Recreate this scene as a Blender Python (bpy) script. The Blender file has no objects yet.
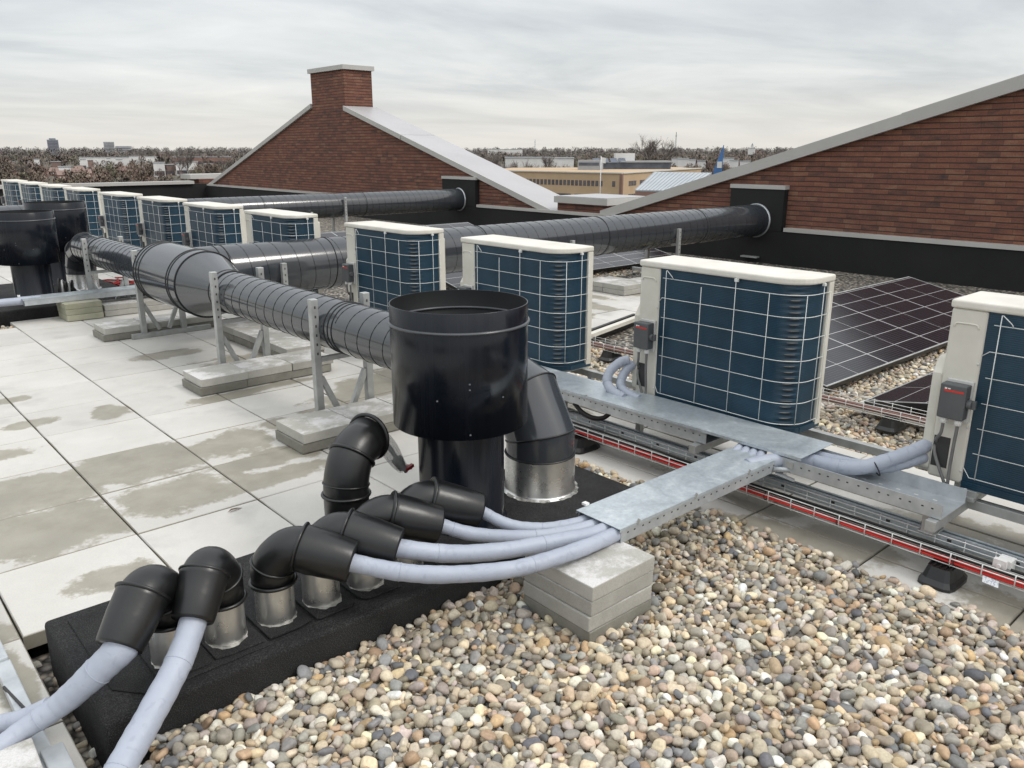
import bpy, math, random
import numpy as np
from mathutils import Vector, Matrix
random.seed(7); rng = np.random.default_rng(11)
PI = math.pi
scene = bpy.context.scene
col = scene.collection

# ------------------------------------------------------------------ materials
def nd(nt, t, **kw):
    n = nt.nodes.new(t)
    for k, v in kw.items(): setattr(n, k, v)
    return n
def newmat(name):
    m = bpy.data.materials.new(name); m.use_nodes = True
    nt = m.node_tree; b = nt.nodes['Principled BSDF']
    return m, nt, b
def ramp(nt, stops):
    r = nd(nt, 'ShaderNodeValToRGB')
    e = r.color_ramp.elements
    while len(e) < len(stops): e.new(0.5)
    for i, (p, c) in enumerate(stops):
        e[i].position = p; e[i].color = (c[0], c[1], c[2], 1)
    return r
def rvec(nt, per_object=True):
    tc = nd(nt, 'ShaderNodeTexCoord')
    if not per_object: return tc.outputs['Object']
    oi = nd(nt, 'ShaderNodeObjectInfo')
    mu = nd(nt, 'ShaderNodeMath', operation='MULTIPLY'); mu.inputs[1].default_value = 37.0
    nt.links.new(oi.outputs['Random'], mu.inputs[0])
    ad = nd(nt, 'ShaderNodeVectorMath', operation='ADD')
    nt.links.new(tc.outputs['Object'], ad.inputs[0]); nt.links.new(mu.outputs[0], ad.inputs[1])
    return ad.outputs[0]
def noise(nt, vec, scale, detail=6, rough=0.6, dist=0.0):
    n = nd(nt, 'ShaderNodeTexNoise'); n.inputs['Scale'].default_value = scale
    n.inputs['Detail'].default_value = detail; n.inputs['Roughness'].default_value = rough
    n.inputs['Distortion'].default_value = dist
    nt.links.new(vec, n.inputs['Vector']); return n
def pm(name, c1, c2, scale=6, rough=0.6, metal=0.0, bump=0.0, bscale=80, rvar=0.1, spec=0.5, per_object=True, lo=0.3, hi=0.7, obvar=0.0):
    """two-tone noisy principled material"""
    m, nt, b = newmat(name)
    v = rvec(nt, per_object)
    n = noise(nt, v, scale)
    r = ramp(nt, [(lo, c1), (hi, c2)])
    nt.links.new(n.outputs['Fac'], r.inputs[0])
    out = r.outputs[0]
    if obvar:
        oi = nd(nt, 'ShaderNodeObjectInfo')
        mr = nd(nt, 'ShaderNodeMapRange'); mr.inputs[3].default_value = 1 - obvar; mr.inputs[4].default_value = 1 + obvar
        nt.links.new(oi.outputs['Random'], mr.inputs[0])
        mx = nd(nt, 'ShaderNodeVectorMath', operation='SCALE')
        nt.links.new(out, mx.inputs[0]); nt.links.new(mr.outputs[0], mx.inputs['Scale']); out = mx.outputs[0]
    nt.links.new(out, b.inputs['Base Color'])
    mr = nd(nt, 'ShaderNodeMapRange'); mr.inputs[3].default_value = max(0.02, rough - rvar); mr.inputs[4].default_value = min(1, rough + rvar)
    n2 = noise(nt, v, scale * 2.3, 4)
    nt.links.new(n2.outputs['Fac'], mr.inputs[0]); nt.links.new(mr.outputs[0], b.inputs['Roughness'])
    b.inputs['Metallic'].default_value = metal
    b.inputs['Specular IOR Level'].default_value = spec
    if bump:
        n3 = noise(nt, v, bscale, 5)
        bp = nd(nt, 'ShaderNodeBump'); bp.inputs['Strength'].default_value = bump; bp.inputs['Distance'].default_value = 0.01
        nt.links.new(n3.outputs['Fac'], bp.inputs['Height']); nt.links.new(bp.outputs[0], b.inputs['Normal'])
    return m

M = {}
M['cream'] = pm('cream_paint', (0.56, 0.54, 0.47), (0.70, 0.68, 0.61), 4, 0.42, bump=0.02, bscale=200)
M['cream_top'] = pm('cream_paint_top', (0.60, 0.575, 0.51), (0.75, 0.725, 0.66), 6, 0.5)  # slightly paler cream for the top cover
M['guard'] = pm('guard_wire_white', (0.62, 0.64, 0.63), (0.74, 0.75, 0.73), 9, 0.4)
M['switch'] = pm('switch_grey', (0.075, 0.08, 0.085), (0.10, 0.105, 0.11), 8, 0.5)
M['switchplate'] = pm('switch_plate', (0.55, 0.55, 0.53), (0.6, 0.6, 0.58), 8, 0.5)
M['red'] = pm('red_plastic', (0.55, 0.02, 0.015), (0.66, 0.035, 0.025), 8, 0.45)
M['darkred'] = pm('dark_red_plastic', (0.22, 0.012, 0.012), (0.3, 0.02, 0.02), 8, 0.5)
M['greycable'] = pm('grey_cable', (0.13, 0.13, 0.13), (0.19, 0.19, 0.185), 20, 0.55)
M['blackcable'] = pm('black_cable', (0.008, 0.008, 0.009), (0.018, 0.018, 0.018), 20, 0.5)
M['duct'] = pm('anthracite_duct', (0.036, 0.041, 0.048), (0.044, 0.049, 0.056), 2.5, 0.13, rvar=0.04, bump=0.008, bscale=7, spec=0.85)
M['seam'] = pm('duct_seam_black', (0.006, 0.007, 0.008), (0.012, 0.013, 0.014), 6, 0.4)
M['cowl'] = pm('anthracite_cowl', (0.0065, 0.0085, 0.012), (0.010, 0.012, 0.016), 3, 0.20, rvar=0.04, bump=0.006, bscale=4, spec=0.55)
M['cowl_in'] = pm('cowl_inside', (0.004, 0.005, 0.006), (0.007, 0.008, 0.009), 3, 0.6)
M['cowl_rib'] = pm('cowl_rib', (0.05, 0.055, 0.062), (0.08, 0.085, 0.095), 3, 0.3)
M['rubber'] = pm('black_rubber_pipe', (0.005, 0.0053, 0.0058), (0.010, 0.0105, 0.011), 7, 0.33, rvar=0.10, bump=0.07, bscale=34, spec=.6)
def felt_mat():
    m, nt, b = newmat('mineral_bitumen_felt')
    v = rvec(nt); n = noise(nt, v, 6, 6); r = ramp(nt, [(.3, (.011, .011, .0115)), (.7, (.026, .026, .026))]); nt.links.new(n.outputs['Fac'], r.inputs[0])
    f = noise(nt, v, 330, 2, .6); rf = ramp(nt, [(.36, (.35, .35, .36)), (.52, (1, 1, 1)), (.66, (2.6, 2.6, 2.65))]); nt.links.new(f.outputs['Fac'], rf.inputs[0])
    k = nd(nt, 'ShaderNodeMix', data_type='RGBA', blend_type='MULTIPLY'); k.inputs[0].default_value = 1; nt.links.new(r.outputs[0], k.inputs[6]); nt.links.new(rf.outputs[0], k.inputs[7])
    nt.links.new(k.outputs[2], b.inputs['Base Color']); b.inputs['Roughness'].default_value = .85; b.inputs['Specular IOR Level'].default_value = .35
    bp = nd(nt, 'ShaderNodeBump'); bp.inputs['Strength'].default_value = .8; bp.inputs['Distance'].default_value = .004; nt.links.new(f.outputs['Fac'], bp.inputs['Height'])
    n2 = noise(nt, v, 14, 4); b2 = nd(nt, 'ShaderNodeBump'); b2.inputs['Strength'].default_value = .35; b2.inputs['Distance'].default_value = .02; nt.links.new(n2.outputs['Fac'], b2.inputs['Height']); nt.links.new(bp.outputs[0], b2.inputs['Normal'])
    nt.links.new(b2.outputs[0], b.inputs['Normal']); return m
M['bitumen'] = felt_mat()
def cowl_mat():
    m, nt, b = newmat('anthracite_cowl_painted_reflections')
    v = rvec(nt); mp = nd(nt, 'ShaderNodeMapping'); mp.inputs['Scale'].default_value = (17, 17, .35); nt.links.new(v, mp.inputs[0])
    n = noise(nt, mp.outputs[0], 1, 4, .6); r = ramp(nt, [(.3, (.0055, .0075, .012)), (.7, (.010, .0125, .018))]); nt.links.new(n.outputs['Fac'], r.inputs[0]); nt.links.new(r.outputs[0], b.inputs['Base Color'])  # upright tone streaks paint the cowl's streaky reflections into its colour
    mr = nd(nt, 'ShaderNodeMapRange'); mr.inputs[1].default_value = .3; mr.inputs[2].default_value = .7; mr.inputs[3].default_value = .12; mr.inputs[4].default_value = .36; nt.links.new(n.outputs['Fac'], mr.inputs[0]); nt.links.new(mr.outputs[0], b.inputs['Roughness'])
    n2 = noise(nt, v, 240, 2); mx = nd(nt, 'ShaderNodeMath', operation='MULTIPLY_ADD'); nt.links.new(n2.outputs['Fac'], mx.inputs[0]); mx.inputs[1].default_value = .08; nt.links.new(n.outputs['Fac'], mx.inputs[2])
    bp = nd(nt, 'ShaderNodeBump'); bp.inputs['Strength'].default_value = .10; bp.inputs['Distance'].default_value = .004; nt.links.new(mx.outputs[0], bp.inputs['Height']); nt.links.new(bp.outputs[0], b.inputs['Normal'])
    b.inputs['Specular IOR Level'].default_value = .34; return m
M['cowl'] = cowl_mat()
M['upstand'] = pm('upstand_felt', (0.012, 0.0125, 0.013), (0.022, 0.022, 0.022), 0.8, 0.8, bump=0.2, bscale=200, per_object=False, spec=0.3)
M['galv'] = pm('galvanised_steel', (0.40, 0.43, 0.45), (0.58, 0.61, 0.63), 14, 0.40, metal=0.45, rvar=0.12, bump=0.02, bscale=60)
M['galvlid'] = pm('galvanised_lid', (0.42, 0.48, 0.51), (0.55, 0.60, 0.63), 7, 0.34, metal=0.45, rvar=0.14, bump=0.015, bscale=30)
def lid_mat():
    m, nt, b = newmat('weathered_zinc_lid')
    v = rvec(nt); n = noise(nt, v, 6, 7, .62, 1.6); r = ramp(nt, [(.30, (.43, .48, .51)), (.48, (.49, .545, .575)), (.60, (.54, .595, .625)), (.72, (.64, .69, .71))]); nt.links.new(n.outputs['Fac'], r.inputs[0])
    f = noise(nt, v, 70, 4, .65); rf = ramp(nt, [(.3, (.86, .86, .87)), (.7, (1.1, 1.1, 1.1))]); nt.links.new(f.outputs['Fac'], rf.inputs[0])
    k = nd(nt, 'ShaderNodeMix', data_type='RGBA', blend_type='MULTIPLY'); k.inputs[0].default_value = 1; nt.links.new(r.outputs[0], k.inputs[6]); nt.links.new(rf.outputs[0], k.inputs[7]); nt.links.new(k.outputs[2], b.inputs['Base Color'])
    mr = nd(nt, 'ShaderNodeMapRange'); mr.inputs[1].default_value = .3; mr.inputs[2].default_value = .7; mr.inputs[3].default_value = .30; mr.inputs[4].default_value = .46; nt.links.new(n.outputs['Fac'], mr.inputs[0]); nt.links.new(mr.outputs[0], b.inputs['Roughness'])
    b.inputs['Metallic'].default_value = .45
    bp = nd(nt, 'ShaderNodeBump'); bp.inputs['Strength'].default_value = .06; bp.inputs['Distance'].default_value = .01; nt.links.new(n.outputs['Fac'], bp.inputs['Height']); nt.links.new(bp.outputs[0], b.inputs['Normal'])
    return m
M['galvlid'] = lid_mat()
M['galvdull'] = pm('galvanised_dull', (0.34, 0.35, 0.34), (0.50, 0.51, 0.50), 12, 0.55, metal=0.55, rvar=0.1)
M['hole'] = pm('slot_dark', (0.035, 0.035, 0.035), (0.05, 0.05, 0.05), 8, 0.8)
M['wire'] = pm('basket_wire', (0.55, 0.56, 0.55), (0.72, 0.73, 0.72), 30, 0.4, metal=0.5)
M['sleeve'] = pm('aluminium_sleeve', (0.62, 0.62, 0.60), (0.78, 0.78, 0.76), 11, 0.30, metal=0.92, rvar=0.14, bump=0.07, bscale=20)
M['lead'] = pm('bright_flashing', (0.12, 0.12, 0.11), (0.62, 0.61, 0.57), 34, 0.5, metal=0.5, bump=0.4, bscale=60)
M['zinc'] = pm('coping_aluminium', (0.40, 0.39, 0.37), (0.47, 0.46, 0.44), 1.3, 0.5, metal=0.0, rvar=0.08, per_object=False)
M['zincroof'] = pm('sloped_metal_roof', (0.37, 0.365, 0.37), (0.43, 0.42, 0.43), 0.9, 0.42, rvar=0.06, per_object=False)
M['finglint'] = pm('painted_fin_glint', (.16, .17, .17), (.32, .32, .31), 40, .35, metal=.4)  # pale tone for the glints painted on the coil corner
M['white'] = pm('white_plastic', (0.72, 0.72, 0.70), (0.8, 0.8, 0.78), 8, 0.45)
M['tagpaper'] = pm('tag_label', (0.45, 0.5, 0.6), (0.8, 0.81, 0.82), 160, 0.5, lo=0.42, hi=0.5)
M['leafm'] = pm('dead_leaf', (0.07, 0.04, 0.02), (0.14, 0.08, 0.04), 90, 0.7)
M['panelframe'] = pm('panel_frame_black', (0.01, 0.01, 0.011), (0.015, 0.015, 0.016), 8, 0.4)
M['office'] = pm('tan_brick_facade', (0.43, 0.31, 0.195), (0.51, 0.375, 0.24), 0.25, 0.85, per_object=False)
M['officetrim'] = pm('pale_trim', (0.50, 0.48, 0.43), (0.58, 0.56, 0.51), 0.4, 0.8)
M['window'] = pm('far_window', (0.07, 0.065, 0.075), (0.13, 0.12, 0.13), 0.5, 0.25)
M['bluewin'] = pm('far_blue_glass', (0.05, 0.065, 0.09), (0.11, 0.13, 0.17), 0.4, 0.25)
M['farwhite'] = pm('far_white_wall', (0.60, 0.60, 0.59), (0.74, 0.73, 0.72), 0.1, 0.8)  # far wall and roof colours paled by hand, distance haze put into the base
M['fargrey'] = pm('far_grey_wall', (0.30, 0.32, 0.34), (0.38, 0.40, 0.42), 0.1, 0.8)
M['fardark'] = pm('far_dark_tower', (0.17, 0.19, 0.23), (0.22, 0.24, 0.28), 0.1, 0.8)
M['farbrick'] = pm('far_brick_wall', (0.20, 0.12, 0.095), (0.28, 0.17, 0.14), 0.2, 0.9)
M['farroof'] = pm('far_tile_roof', (0.20, 0.145, 0.125), (0.27, 0.185, 0.16), 0.2, 0.9, obvar=0.25)
M['standing'] = pm('standing_seam_roof', (0.34, 0.38, 0.41), (0.42, 0.46, 0.49), 0.4, 0.45)
M['blue'] = pm('blue_cladding', (0.04, 0.13, 0.32), (0.07, 0.19, 0.42), 0.6, 0.5)
M['bark'] = pm('bare_bark', (0.10, 0.085, 0.075), (0.15, 0.13, 0.115), 3, 0.9)
M['twig'] = pm('bare_twigs', (0.135, 0.115, 0.105), (0.19, 0.165, 0.15), 0.2, 0.95)
M['poles'] = pm('pole_paint', (0.62, 0.63, 0.65), (0.7, 0.71, 0.72), 2, 0.5)

# foam lagging wrapped in grey tape
def foam():
    m, nt, b = newmat('grey_foam_lagging')
    v = rvec(nt)
    n = noise(nt, v, 5, 5); r = ramp(nt, [(0.3, (0.33, 0.365, 0.44)), (0.7, (0.41, 0.445, 0.52))])
    nt.links.new(n.outputs['Fac'], r.inputs[0])
    n2 = noise(nt, v, 26, 3, 0.5, 1.5); r2 = ramp(nt, [(0.34, (0.55, 0.55, 0.6)), (0.42, (1, 1, 1))])
    nt.links.new(n2.outputs['Fac'], r2.inputs[0])
    mx = nd(nt, 'ShaderNodeMix', data_type='RGBA', blend_type='MULTIPLY'); mx.inputs[0].default_value = 0.22
    nt.links.new(r.outputs[0], mx.inputs[6]); nt.links.new(r2.outputs[0], mx.inputs[7])
    nt.links.new(mx.outputs[2], b.inputs['Base Color']); b.inputs['Roughness'].default_value = 0.46
    mp = nd(nt, 'ShaderNodeMapping'); mp.inputs['Scale'].default_value = (1, 1, 1)
    nt.links.new(v, mp.inputs[0])
    n3 = noise(nt, mp.outputs[0], 24, 4, 0.5, 1.2)
    bp = nd(nt, 'ShaderNodeBump'); bp.inputs['Strength'].default_value = 0.22; bp.inputs['Distance'].default_value = 0.006
    nt.links.new(n3.outputs['Fac'], bp.inputs['Height'])
    n4 = noise(nt, v, 85, 3, .6, 3.0); b4 = nd(nt, 'ShaderNodeBump'); b4.inputs['Strength'].default_value = .25; b4.inputs['Distance'].default_value = .0025; nt.links.new(n4.outputs['Fac'], b4.inputs['Height']); nt.links.new(bp.outputs[0], b4.inputs['Normal']); nt.links.new(b4.outputs[0], b.inputs['Normal'])
    return m
M['foam'] = foam()

def concrete(name, c1, c2, blotch):
    m, nt, b = newmat(name)
    v = rvec(nt)
    n = noise(nt, v, 9, 8, 0.65); r = ramp(nt, [(0.3, c1), (0.7, c2)])
    nt.links.new(n.outputs['Fac'], r.inputs[0])
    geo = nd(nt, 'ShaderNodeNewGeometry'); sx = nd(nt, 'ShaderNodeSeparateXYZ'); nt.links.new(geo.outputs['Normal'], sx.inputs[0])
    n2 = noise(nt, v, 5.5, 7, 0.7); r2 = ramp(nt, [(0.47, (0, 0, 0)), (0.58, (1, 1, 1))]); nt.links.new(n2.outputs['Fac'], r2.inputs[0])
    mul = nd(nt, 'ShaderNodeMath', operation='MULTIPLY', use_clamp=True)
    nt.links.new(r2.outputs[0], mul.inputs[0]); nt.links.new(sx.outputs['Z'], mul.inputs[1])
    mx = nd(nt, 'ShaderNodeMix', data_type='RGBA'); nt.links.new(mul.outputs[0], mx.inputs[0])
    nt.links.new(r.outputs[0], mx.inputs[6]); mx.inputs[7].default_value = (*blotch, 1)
    n4 = noise(nt, v, 300, 2); r4 = ramp(nt, [(0.3, (0.82, 0.82, 0.82)), (0.6, (1, 1, 1))]); nt.links.new(n4.outputs['Fac'], r4.inputs[0])
    m2 = nd(nt, 'ShaderNodeMix', data_type='RGBA', blend_type='MULTIPLY'); m2.inputs[0].default_value = 1
    nt.links.new(mx.outputs[2], m2.inputs[6]); nt.links.new(r4.outputs[0], m2.inputs[7])
    oi = nd(nt, 'ShaderNodeObjectInfo'); mr = nd(nt, 'ShaderNodeMapRange'); mr.inputs[3].default_value = 0.86; mr.inputs[4].default_value = 1.08
    nt.links.new(oi.outputs['Random'], mr.inputs[0])
    sc = nd(nt, 'ShaderNodeVectorMath', operation='SCALE'); nt.links.new(m2.outputs[2], sc.inputs[0]); nt.links.new(mr.outputs[0], sc.inputs['Scale'])
    nt.links.new(sc.outputs[0], b.inputs['Base Color'])
    b.inputs['Roughness'].default_value = 0.85
    n3 = noise(nt, v, 120, 6, 0.7); bp = nd(nt, 'ShaderNodeBump'); bp.inputs['Strength'].default_value = 0.35; bp.inputs['Distance'].default_value = 0.004
    nt.links.new(n3.outputs['Fac'], bp.inputs['Height']); nt.links.new(bp.outputs[0], b.inputs['Normal'])
    return m
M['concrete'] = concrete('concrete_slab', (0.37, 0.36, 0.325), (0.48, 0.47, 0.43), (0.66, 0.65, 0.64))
M['concretewet'] = concrete('damp_concrete_slab', (0.19, 0.185, 0.155), (0.27, 0.26, 0.225), (0.3, 0.29, 0.26))
M['concretegreen'] = concrete('mossy_concrete_slab', (0.31, 0.31, 0.22), (0.41, 0.40, 0.31), (0.46, 0.45, 0.36))

# terrace tiles: world-space puddle stains + per-tile tone
CX, CY = -0.812, -3.146
STAINS = [  # x, y, rx, ry  (damp patches on the terrace)
    (-.22, .70, .24, .20), (-.42, .78, .1, .2), (.26, .78, .26, .19), (.27, .28, .23, .17), (-.26, .26, .24, .20), (.72, .76, .2, .2), (.82, .44, .26, .10), (1.05, .85, .12, .1),
    (.62, .18, .25, .07), (-.2, 1.34, .18, .09), (-.42, 1.3, .1, .14), (.39, 1.72, .085, .11), (-.03, 1.8, .13, .07), (-.19, -.30, .15, .11), (.02, 2.36, .1, .06), (-.35, 1.85, .14, .08),
    (1.00, 1.56, .20, .07), (1.35, 1.60, .35, .05), (1.7, 1.05, .4, .22), (1.95, 1.25, .3, .2), (1.5, 2.4, .3, .14), (1.1, 2.9, .2, .1), (-.56, -.72, .05, .22), (-.6, -.45, .1, .1),
    (2.25, -1.05, .16, .3), (2.35, -2.15, .14, .36), (2.0, -1.85, .12, .2), (1.88, -1.75, .1, .3), (2.5, -2.5, .16, .4), (2.1, -1.5, .1, .14), (1.95, -2.6, .16, .25),
    (2.4, .2, .1, .4), (4.9, 2.2, .12, .3), (5.3, 2.5, .1, .3), (4.5, 1.9, .12, .15), (5.8, 2.3, .2, .12)]
def paving_mat():
    m, nt, b = newmat('terrace_tiles')
    geo = nd(nt, 'ShaderNodeNewGeometry'); P = geo.outputs['Position']
    at = nd(nt, 'ShaderNodeAttribute', attribute_name='tone')
    n = noise(nt, P, 2.2, 8, 0.62); r = ramp(nt, [(0.3, (0.50, 0.485, 0.45)), (0.5, (0.55, 0.535, 0.50)), (0.72, (0.61, 0.595, 0.56))])
    nt.links.new(n.outputs['Fac'], r.inputs[0])
    sc = nd(nt, 'ShaderNodeVectorMath', operation='SCALE'); nt.links.new(r.outputs[0], sc.inputs[0]); nt.links.new(at.outputs['Fac'], sc.inputs['Scale'])
    nf = noise(nt, P, 260, 3); rf = ramp(nt, [(0.3, (0.9, 0.9, 0.9)), (0.6, (1, 1, 1))]); nt.links.new(nf.outputs['Fac'], rf.inputs[0])
    mf = nd(nt, 'ShaderNodeMix', data_type='RGBA', blend_type='MULTIPLY'); mf.inputs[0].default_value = 1
    nt.links.new(sc.outputs[0], mf.inputs[6]); nt.links.new(rf.outputs[0], mf.inputs[7])
    # soft grey smudges
    ng = noise(nt, P, 3.5, 5, 0.5); rg = ramp(nt, [(0.56, (1, 1, 1)), (0.78, (0.78, 0.78, 0.80))]); nt.links.new(ng.outputs['Fac'], rg.inputs[0])
    mg = nd(nt, 'ShaderNodeMix', data_type='RGBA', blend_type='MULTIPLY'); mg.inputs[0].default_value = 1
    nt.links.new(mf.outputs[2], mg.inputs[6]); nt.links.new(rg.outputs[0], mg.inputs[7])
    # stains
    prev = None
    for (x, y, rx, ry) in STAINS:
        mp = nd(nt, 'ShaderNodeVectorMath', operation='SUBTRACT'); nt.links.new(P, mp.inputs[0]); mp.inputs[1].default_value = (x, y, 0)
        ml = nd(nt, 'ShaderNodeVectorMath', operation='MULTIPLY'); nt.links.new(mp.outputs[0], ml.inputs[0]); ml.inputs[1].default_value = (1 / rx, 1 / ry, 0)
        le = nd(nt, 'ShaderNodeVectorMath', operation='LENGTH'); nt.links.new(ml.outputs[0], le.inputs[0])
        if prev is None: prev = le.outputs['Value']
        else:
            mn = nd(nt, 'ShaderNodeMath', operation='MINIMUM'); nt.links.new(prev, mn.inputs[0]); nt.links.new(le.outputs['Value'], mn.inputs[1]); prev = mn.outputs[0]
    n5 = noise(nt, P, 5.0, 7, 0.6)
    ma = nd(nt, 'ShaderNodeMath', operation='MULTIPLY_ADD'); nt.links.new(n5.outputs['Fac'], ma.inputs[0]); ma.inputs[1].default_value = 2.2
    nt.links.new(prev, ma.inputs[2])
    ts = nd(nt, 'ShaderNodeMath', operation='MULTIPLY_ADD'); nt.links.new(at.outputs['Fac'], ts.inputs[0]); ts.inputs[1].default_value = 4.5; ts.inputs[2].default_value = -4.5
    m_ = nd(nt, 'ShaderNodeMath', operation='ADD'); nt.links.new(ma.outputs[0], m_.inputs[0]); nt.links.new(ts.outputs[0], m_.inputs[1])
    nfe = noise(nt, P, 40, 4, .7); m3 = nd(nt, 'ShaderNodeMath', operation='MULTIPLY_ADD'); nt.links.new(nfe.outputs['Fac'], m3.inputs[0]); m3.inputs[1].default_value = .35; nt.links.new(m_.outputs[0], m3.inputs[2]); ma = m3
    mr = nd(nt, 'ShaderNodeMapRange'); mr.inputs[1].default_value = 2.47; mr.inputs[2].default_value = 2.24; mr.inputs[3].default_value = 0; mr.inputs[4].default_value = 1
    nt.links.new(ma.outputs[0], mr.inputs[0])
    st = nd(nt, 'ShaderNodeMix', data_type='RGBA', blend_type='MULTIPLY'); nt.links.new(mr.outputs[0], st.inputs[0])
    nt.links.new(mg.outputs[2], st.inputs[6]); nv = noise(nt, P, 7, 5); rv_ = ramp(nt, [(.3, (.50, .475, .41)), (.7, (.66, .635, .565))]); nt.links.new(nv.outputs['Fac'], rv_.inputs[0]); nt.links.new(rv_.outputs[0], st.inputs[7])
    nt.links.new(st.outputs[2], b.inputs['Base Color'])
    rr = nd(nt, 'ShaderNodeMapRange'); nt.links.new(mr.outputs[0], rr.inputs[0]); rr.inputs[3].default_value = 0.8; rr.inputs[4].default_value = 0.5
    nt.links.new(rr.outputs[0], b.inputs['Roughness'])
    bp = nd(nt, 'ShaderNodeBump'); bp.inputs['Strength'].default_value = 0.12; bp.inputs['Distance'].default_value = 0.004
    nb = noise(nt, P, 150, 5); nt.links.new(nb.outputs['Fac'], bp.inputs['Height']); nt.links.new(bp.outputs[0], b.inputs['Normal'])
    return m
M['paving'] = paving_mat()

def brick_mat():
    m, nt, b = newmat('red_brown_brick')
    tc = nd(nt, 'ShaderNodeTexCoord'); s = nd(nt, 'ShaderNodeSeparateXYZ'); nt.links.new(tc.outputs['Object'], s.inputs[0])
    def mth(op, x, y=None, cl=False):
        k = nd(nt, 'ShaderNodeMath', operation=op, use_clamp=cl)
        for q, v in enumerate((x, y)):
            if v is None: continue
            if isinstance(v, (int, float)): k.inputs[q].default_value = v
            else: nt.links.new(v, k.inputs[q])
        return k.outputs[0]
    def mul(x, y, f=1.0):
        k = nd(nt, 'ShaderNodeMix', data_type='RGBA', blend_type='MULTIPLY'); k.inputs[0].default_value = f
        nt.links.new(x, k.inputs[6]); nt.links.new(y, k.inputs[7]); return k.outputs[2]
    u = mth('ADD', s.outputs['X'], s.outputs['Y'])
    c = nd(nt, 'ShaderNodeCombineXYZ'); nt.links.new(u, c.inputs['X']); nt.links.new(s.outputs['Z'], c.inputs['Y'])
    # courses waver a little
    nw = noise(nt, c.outputs[0], 3.0, 2); zz = mth('ADD', s.outputs['Z'], mth('MULTIPLY', mth('SUBTRACT', nw.outputs['Fac'], .5), .010))
    zr = mth('DIVIDE', zz, .0625); row = mth('FLOOR', zr); fz = mth('FRACT', zr)
    wr = nd(nt, 'ShaderNodeTexWhiteNoise', noise_dimensions='1D'); nt.links.new(row, wr.inputs['W'])
    ub = mth('ADD', mth('DIVIDE', u, .215), wr.outputs['Value']); bn = mth('FLOOR', ub); fu = mth('FRACT', ub)
    cc = nd(nt, 'ShaderNodeCombineXYZ'); nt.links.new(bn, cc.inputs[0]); nt.links.new(row, cc.inputs[1])
    wn = nd(nt, 'ShaderNodeTexWhiteNoise', noise_dimensions='2D'); nt.links.new(cc.outputs[0], wn.inputs['Vector'])
    # smooth tone inside each brick
    mp = nd(nt, 'ShaderNodeMapping'); mp.inputs['Scale'].default_value = (6.5, 17.0, 1); nt.links.new(c.outputs[0], mp.inputs[0])
    ns = noise(nt, mp.outputs[0], 1.0, 3, .55)
    t = mth('ADD', mth('MULTIPLY', wn.outputs['Value'], .42), mth('MULTIPLY', ns.outputs['Fac'], .86))
    rb = ramp(nt, [(.26, (.058, .041, .041)), (.40, (.118, .060, .045)), (.54, (.165, .071, .049)), (.74, (.200, .086, .056)), (.92, (.230, .122, .080))]); nt.links.new(t, rb.inputs[0])
    nl = noise(nt, c.outputs[0], .9, 5); rl = ramp(nt, [(.3, (.82, .84, .88)), (.7, (1.12, 1.08, 1.04))]); nt.links.new(nl.outputs['Fac'], rl.inputs[0])
    nf = noise(nt, tc.outputs['Object'], 70, 4, .7); rf = ramp(nt, [(.3, (.7, .7, .7)), (.7, (1.22, 1.2, 1.18))]); nt.links.new(nf.outputs['Fac'], rf.inputs[0])
    col_ = mul(mul(rb.outputs[0], rl.outputs[0]), rf.outputs[0])
    # recessed bed joints, hairline head joints
    bed = mth('LESS_THAN', mth('ABSOLUTE', mth('SUBTRACT', fz, .5)), .40); 
    head = mth('LESS_THAN', mth('ABSOLUTE', mth('SUBTRACT', fu, .5)), .487)
    k = nd(nt, 'ShaderNodeMix', data_type='RGBA'); nt.links.new(bed, k.inputs[0]); k.inputs[6].default_value = (.040, .027, .024, 1); nt.links.new(col_, k.inputs[7])
    k2 = nd(nt, 'ShaderNodeMix', data_type='RGBA'); nt.links.new(mth('ADD', mth('MULTIPLY', head, .55), .45), k2.inputs[0]); k2.inputs[6].default_value = (.045, .03, .026, 1); nt.links.new(k.outputs[2], k2.inputs[7])
    nt.links.new(k2.outputs[2], b.inputs['Base Color']); b.inputs['Roughness'].default_value = 0.92
    h = mth('ADD', mth('MULTIPLY', bed, 1.0), mth('MULTIPLY', nf.outputs['Fac'], .5))
    bp = nd(nt, 'ShaderNodeBump'); bp.inputs['Strength'].default_value = 0.7; bp.inputs['Distance'].default_value = 0.008
    nt.links.new(h, bp.inputs['Height']); nt.links.new(bp.outputs[0], b.inputs['Normal'])
    return m
M['brick'] = brick_mat()

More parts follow.
